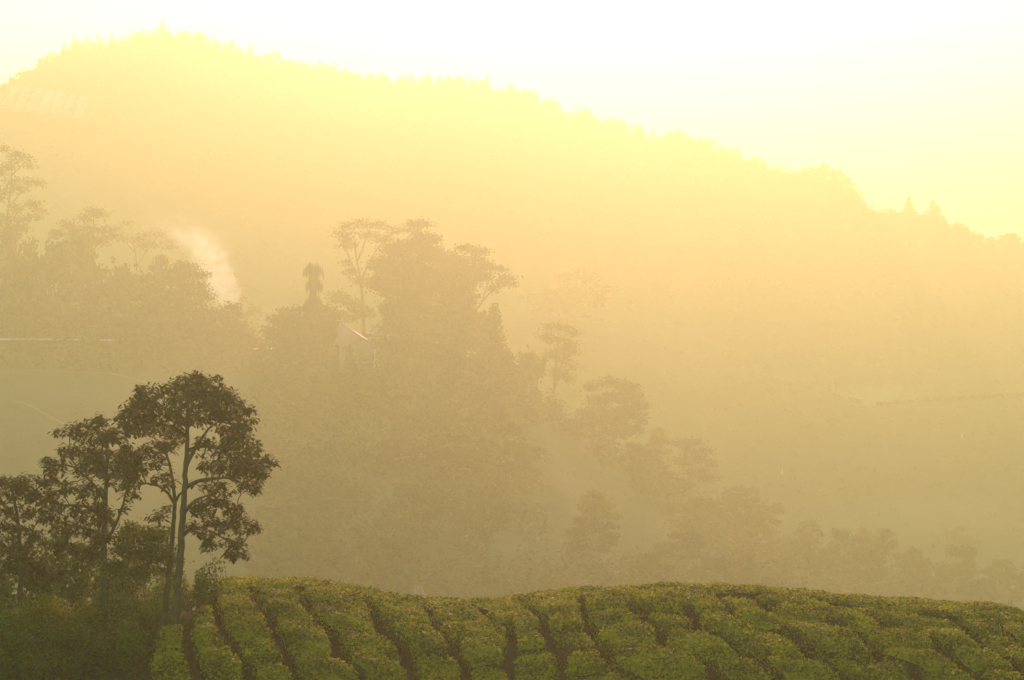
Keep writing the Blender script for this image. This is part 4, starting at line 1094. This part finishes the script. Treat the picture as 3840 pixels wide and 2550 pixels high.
def greenhouse(px, py, wpx, label, flip):
    p = hit(px, py, mt_z, 630, MT_Y); k = p.y / F
    gz = float(mt_z(p.x, p.y))
    w = wpx * k; L = 9.0
    slope = (float(mt_z(p.x, p.y + L)) - gz) / L
    o = empty('greenhouse', (p.x, p.y, gz), math.radians(flip)); tag(o, label, 'greenhouse', 'tunnel greenhouses on the mountain side')
    th = np.linspace(0, np.pi, 9)
    arc = np.stack([np.cos(th) * w / 2, np.zeros(9), np.sin(th) * w * 0.42 + 1.1], -1)
    arc = np.concatenate([[[w / 2, 0, -0.6]], arc, [[-w / 2, 0, -0.6]]])
    ys = np.linspace(0, L, 6)
    V = np.concatenate([arc + np.array([0, yy, yy * slope]) for yy in ys]); m = len(arc)
    Q = np.array([(i * m + j, i * m + j + 1, (i + 1) * m + j + 1, (i + 1) * m + j) for i in range(5) for j in range(m - 1)])
    c = part('cover', (V, Q), 'plastic', o)
    me = bpy.data.meshes.new('end_wall'); me.from_pydata((arc * np.array([.97, 1, .97]) + np.array([0, .05, 0])).tolist(), [], [tuple(range(m))]); me.materials.append(M['plastic']); link('end_wall', me, o)
    for yy in ys[::2]:
        a = arc + np.array([0, yy, yy * slope + .03]); part('hoop', tubes(a[:-1], a[1:], np.full(m - 1, .05), np.full(m - 1, .05), 4), 'white_paint', c)
for i in range(8):
    greenhouse(-14 + 44 * i, 396 + 6.5 * i, 44 - i, f'white tunnel greenhouse on the mountain side, {ORD[i]} from the left', -12 + 2 * i)

def power_pole(px, py, label):
    p = hit(px, py + 8, ft_z, 400, FT_Y + 5) or Vector((px2x(px, FT_Y), FT_Y, 0)); gz = float(ft_z(p.x, p.y))
    o = empty('power_pole', (p.x, p.y, gz), 0.3); tag(o, label, 'pole', 'power poles on the far tea ridge')
    part('pole', smooth_tube(np.array([[0, 0, -.5], [0.03, 0, 2.5], [0, 0, 5.4]]), [.16, .13, .10], 8), 'pole_wood', o)
    a = part('crossarm', bx(0, 0, 4.9, 1.6, .14, .14), 'pole_wood', o)
    for s in (-.7, 0.2, .7): part('insulator', smooth_tube(np.array([[s, 0, 4.97], [s, 0, 5.1], [s, 0, 5.2]]), [.07, .10, .04], 6), 'white_paint', a)
power_pole(3110, 1462, 'left of two thin poles on the far tea ridge')
power_pole(3133, 1468, 'right of two thin poles on the far tea ridge')

def hedge(px0, px1, h, label):
    n = max(4, int((px1 - px0) / 12))
    xs = np.linspace(px2x(px0, FT_Y), px2x(px1, FT_Y), n)
    zs = ft_z(xs, np.full(n, FT_Y))
    m = n * 60
    i = rng.integers(0, n, m); C = np.stack([xs[i] + rng.uniform(-.7, .7, m), FT_Y + rng.uniform(-.7, .7, m), zs[i] + rng.random(m) * h], -1)
    O = np.array([xs[0], FT_Y, zs[0]]); o = empty('hedge', tuple(O)); tag(o, label, 'hedge', 'clipped hedges on the far tea ridge')
    L = rng.uniform(.4, .8, m); v, q = diamonds(C - O, unit(rdir(m) + np.array([0, -.3, .6])), rdir(m), L, L * .7)
    link('foliage', mesh_np('foliage', v, q, [M['wood_leaf']]), o)
    A = np.stack([xs, np.full(n, FT_Y), zs - .3], -1) - O
    tag(link('stems', mesh_np('stems', *tubes(A, A + np.array([0, 0, h * .8]), np.full(n, .06), np.full(n, .03), 4), [M['far_bark']]), o), kind='stuff')
hedge(3190, 3225, 0.9, 'small clump of hedge at the foot of the far ridge dip')
hedge(3292, 3362, 1.1, 'short boxy hedge in the dip of the far tea ridge')
hedge(3368, 3900, 1.3, 'long hedge along the right part of the far tea ridge')

def marker(px, py, label):
    p = hit(px, py + 8, ft_z, 392, FT_Y + 40); gz = float(ft_z(p.x, p.y))
    o = empty('marker_post', (p.x, p.y, gz)); tag(o, label, 'post', 'white marker posts on the far tea slope')
    part('post', smooth_tube(np.array([[0, 0, -.3], [0, 0, .7], [0, 0, .8]]), [.18, .15, .14], 8), 'white_paint', o)
    part('cap', smooth_tube(np.array([[0, 0, .79], [0, 0, .9], [0, 0, 1.1]]), [.20, .17, .03], 8), 'white_paint', o)
marker(3608, 1632, 'small white post on the far tea slope near the right edge')
marker(2933, 1770, 'small white post on the far tea slope above the lower wood')

def drape(name, pl, width, f, y0, y1, mat):
    pts = []
    for px, py in pl:
        h = hit(px, py, f, y0, y1)
        if h is not None: pts.append(np.array(h))
    pts = resample(pts, 2.0); d = unit(np.gradient(pts, axis=0)); s = np.stack([-d[:, 1], d[:, 0], 0 * d[:, 0]], -1); s = unit(s)
    A = pts + s * width / 2; B = pts - s * width / 2
    A[:, 2] = f(A[:, 0], A[:, 1]) + .12; B[:, 2] = f(B[:, 0], B[:, 1]) + .12
    n = len(pts); V = np.concatenate([A, B]); Q = np.array([(i, i + 1, n + i + 1, n + i) for i in range(n - 1)])
    o = link(name, mesh_np(name, V, Q, [M[mat]])); tag(o, kind='structure')
M['path_soil'] = plain('path_soil', (0.16, 0.13, 0.07), 0.95)
drape('path', [(40, 1500), (110, 1520), (180, 1562), (260, 1602)], 0.6, for_z, 170, 380, 'path_soil')
drape('path', [(0, 1395), (160, 1390), (300, 1402), (420, 1400), (560, 1440)], 0.6, for_z, 170, 380, 'path_soil')
drape('path', [(3330, 1528), (3500, 1528), (3700, 1530), (3838, 1534)], 1.4, ft_z, 392, FT_Y, 'path_soil')

# ------------------------------------------------------------------ smoke
def smoke():
    path = [(848, 1160, 50), (828, 1090, 80), (808, 1015, 105), (770, 945, 140), (715, 875, 180), (650, 810, 215), (580, 755, 240)]
    depth = 408.0; k = depth / F
    pts = np.array([np.array(P(a, b, depth)) for a, b, c in path]); rad = np.array([c * k for _, _, c in path])
    t = np.linspace(0, len(path) - 1, 22); ii = np.arange(len(path))
    pp = np.stack([np.interp(t, ii, pts[:, j]) for j in range(3)], -1); rr = np.interp(t, ii, rad)
    for _ in range(2): pp[1:-1] = .25 * pp[:-2] + .5 * pp[1:-1] + .25 * pp[2:]
    rr[0] *= .3; rr[-1] *= .35; rr[-2] *= .8
    V, Q = smooth_tube(pp, rr * 1.35, 16)
    n = len(pp); V = np.concatenate([V, pp[:1] - (pp[1] - pp[0]) * .3, pp[-1:] + (pp[-1] - pp[-2]) * .4])
    c0, c1 = len(V) - 2, len(V) - 1
    faces = [tuple(map(int, q)) for q in Q] + [(c0, (j + 1) % 16, j) for j in range(16)] + [(c1, (n - 1) * 16 + j, (n - 1) * 16 + (j + 1) % 16) for j in range(16)]
    me = bpy.data.meshes.new('smoke'); me.from_pydata(V.tolist(), [], faces)
    m = bpy.data.materials.new('smoke'); m.use_nodes = True; nt = m.node_tree; nt.nodes.remove(nt.nodes["Principled BSDF"])
    v = nt.nodes.new("ShaderNodeVolumePrincipled"); v.inputs["Color"].default_value = (.66, .95, .80, 1); v.inputs["Anisotropy"].default_value = .72
    N = nt.nodes.new; LK = nt.links.new
    def math_(op, a, b=None, clamp=False):
        n = N("ShaderNodeMath"); n.operation = op; n.use_clamp = clamp
        for i, x in enumerate((a, b)):
            if x is None: continue
            if isinstance(x, (int, float)): n.inputs[i].default_value = x
            else: LK(x, n.inputs[i])
        return n.outputs[0]
    geo = N("ShaderNodeNewGeometry"); sx = N("ShaderNodeSeparateXYZ"); LK(geo.outputs["Position"], sx.inputs[0])
    z0, z1 = float(pp[0][2]), float(pp[-1][2]); x0, x1 = float(pp[:, 0].min()), float(pp[:, 0].max()); rm = float(rr.max())
    mr = N("ShaderNodeMapRange"); LK(sx.outputs[2], mr.inputs[0]); mr.inputs[1].default_value = z0; mr.inputs[2].default_value = z1
    rp = N("ShaderNodeValToRGB"); LK(mr.outputs[0], rp.inputs[0])
    ts = np.linspace(0, 1, 9); zz = z0 + (z1 - z0) * ts
    xc = np.interp(zz, pp[:, 2], pp[:, 0]); rc = np.interp(zz, pp[:, 2], np.interp(t, ii, rad))
    el = rp.color_ramp.elements
    while len(el) < 9: el.new(0.5)
    for i in range(9):
        el[i].position = float(ts[i]); el[i].color = (float((xc[i] - x0) / (x1 - x0)), float(rc[i] / rm), 0, 1)
    sc = N("ShaderNodeSeparateColor"); LK(rp.outputs[0], sc.inputs[0])
    cx = math_('ADD', math_('MULTIPLY', sc.outputs[0], x1 - x0), x0); R = math_('MULTIPLY', sc.outputs[1], rm)
    nz = N("ShaderNodeTexNoise"); nz.inputs["Scale"].default_value = .16; nz.inputs["Detail"].default_value = 5; nz.inputs["Distortion"].default_value = 1.0; LK(geo.outputs["Position"], nz.inputs["Vector"])
    nz2 = N("ShaderNodeTexNoise"); nz2.inputs["Scale"].default_value = .55; nz2.inputs["Detail"].default_value = 4; LK(geo.outputs["Position"], nz2.inputs["Vector"])
    wisp = math_('MULTIPLY', math_('SUBTRACT', nz2.outputs["Fac"], 0.32, True), 3.0)
    wob = math_('MULTIPLY', math_('SUBTRACT', nz.outputs["Fac"], 0.5), 2.2)
    dx = math_('DIVIDE', math_('SUBTRACT', sx.outputs[0], cx), R); dy = math_('DIVIDE', math_('SUBTRACT', sx.outputs[1], depth), R)
    d = math_('SQRT', math_('ADD', math_('MULTIPLY', dx, dx), math_('MULTIPLY', dy, dy)))
    core = math_('SUBTRACT', 1.05, math_('ADD', d, wob), True)
    fade = math_('POWER', math_('SUBTRACT', 1.0, mr.outputs[0], True), 2.0)
    foot = math_('MULTIPLY', mr.outputs[0], 9.0, True)
    dens = math_('MULTIPLY', math_('MULTIPLY', math_('POWER', core, 3.0), math_('MULTIPLY', math_('MULTIPLY', fade, wisp), foot)), 1.5)
    LK(dens, v.inputs["Density"]); LK(v.outputs[0], nt.nodes["Material Output"].inputs["Volume"])
    me.materials.append(m)
    o = link('smoke', me); tag(o, 'white smoke rising and drifting left behind the dark cedar', 'smoke', kind='stuff')
smoke()

def mist_bank(label, px, py, y, rx, ry, rz, dens):
    "a soft bank of thicker mist lying in a hollow"
    c = P(px, py, y)
    me = bpy.data.meshes.new('mist'); V = []; nu, nv = 20, 10
    for i in range(nv + 1):
        a = math.pi * i / nv
        for j in range(nu): V.append((rx * math.sin(a) * math.cos(6.28318 * j / nu), ry * math.sin(a) * math.sin(6.28318 * j / nu), rz * math.cos(a)))
    me.from_pydata(V, [], [(i * nu + j, (i + 1) * nu + j, (i + 1) * nu + (j + 1) % nu, i * nu + (j + 1) % nu) for i in range(nv) for j in range(nu)])
    m = bpy.data.materials.new('mist'); m.use_nodes = True; nt = m.node_tree; nt.nodes.remove(nt.nodes["Principled BSDF"])
    N = nt.nodes.new; LK = nt.links.new
    v = N("ShaderNodeVolumePrincipled"); v.inputs["Color"].default_value = (.80, .95, .66, 1); v.inputs["Anisotropy"].default_value = .66
    tc = N("ShaderNodeTexCoord"); mp = N("ShaderNodeVectorMath"); mp.operation = 'MULTIPLY'; mp.inputs[1].default_value = (1 / rx, 1 / ry, 1 / rz); LK(tc.outputs["Object"], mp.inputs[0])
    ln = N("ShaderNodeVectorMath"); ln.operation = 'LENGTH'; LK(mp.outputs[0], ln.inputs[0])
    mr = N("ShaderNodeMapRange"); mr.interpolation_type = 'SMOOTHSTEP'; mr.inputs[1].default_value = 0.0; mr.inputs[2].default_value = 0.98; mr.inputs[3].default_value = dens; mr.inputs[4].default_value = 0.0
    LK(ln.outputs["Value"], mr.inputs[0]); LK(mr.outputs[0], v.inputs["Density"]); LK(v.outputs[0], nt.nodes["Material Output"].inputs["Volume"])
    me.materials.append(m)
    o = link('mist', me, loc=c); tag(o, label, 'mist', kind='stuff')
mist_bank('bright mist pocket behind the dip of the far tea ridge', 3270, 1490, 628, 26, 14, 7.5, .05)
mist_bank('pale mist lying along the foot of the far tea slope', 3350, 1960, 425, 48, 14, 9, .016)
# ------------------------------------------------------------------ haze
def build_haze():
    x0, x1, y0, y1, z0, z1 = -1510, 1510, -710, 2010, -51, 160
    V = [(x, y, z) for z in (z0, z1) for y in (y0, y1) for x in (x0, x1)]
    Q = [(0, 2, 3, 1), (4, 5, 7, 6), (0, 1, 5, 4), (2, 6, 7, 3), (0, 4, 6, 2), (1, 3, 7, 5)]
    m = bpy.data.materials.new('haze'); m.use_nodes = True
    nt = m.node_tree; nt.nodes.remove(nt.nodes["Principled BSDF"])
    v = nt.nodes.new("ShaderNodeVolumePrincipled")
    v.inputs["Color"].default_value = (*HAZE_COLOR, 1)
    v.inputs["Density"].default_value = HAZE_DENSITY
    v.inputs["Anisotropy"].default_value = HAZE_G
    nt.links.new(v.outputs[0], nt.nodes["Material Output"].inputs["Volume"])
    o = link('haze', mesh_np('haze', V, Q, [m]))
    tag(o, 'warm morning haze filling the whole valley', 'haze', kind='stuff')
build_haze()
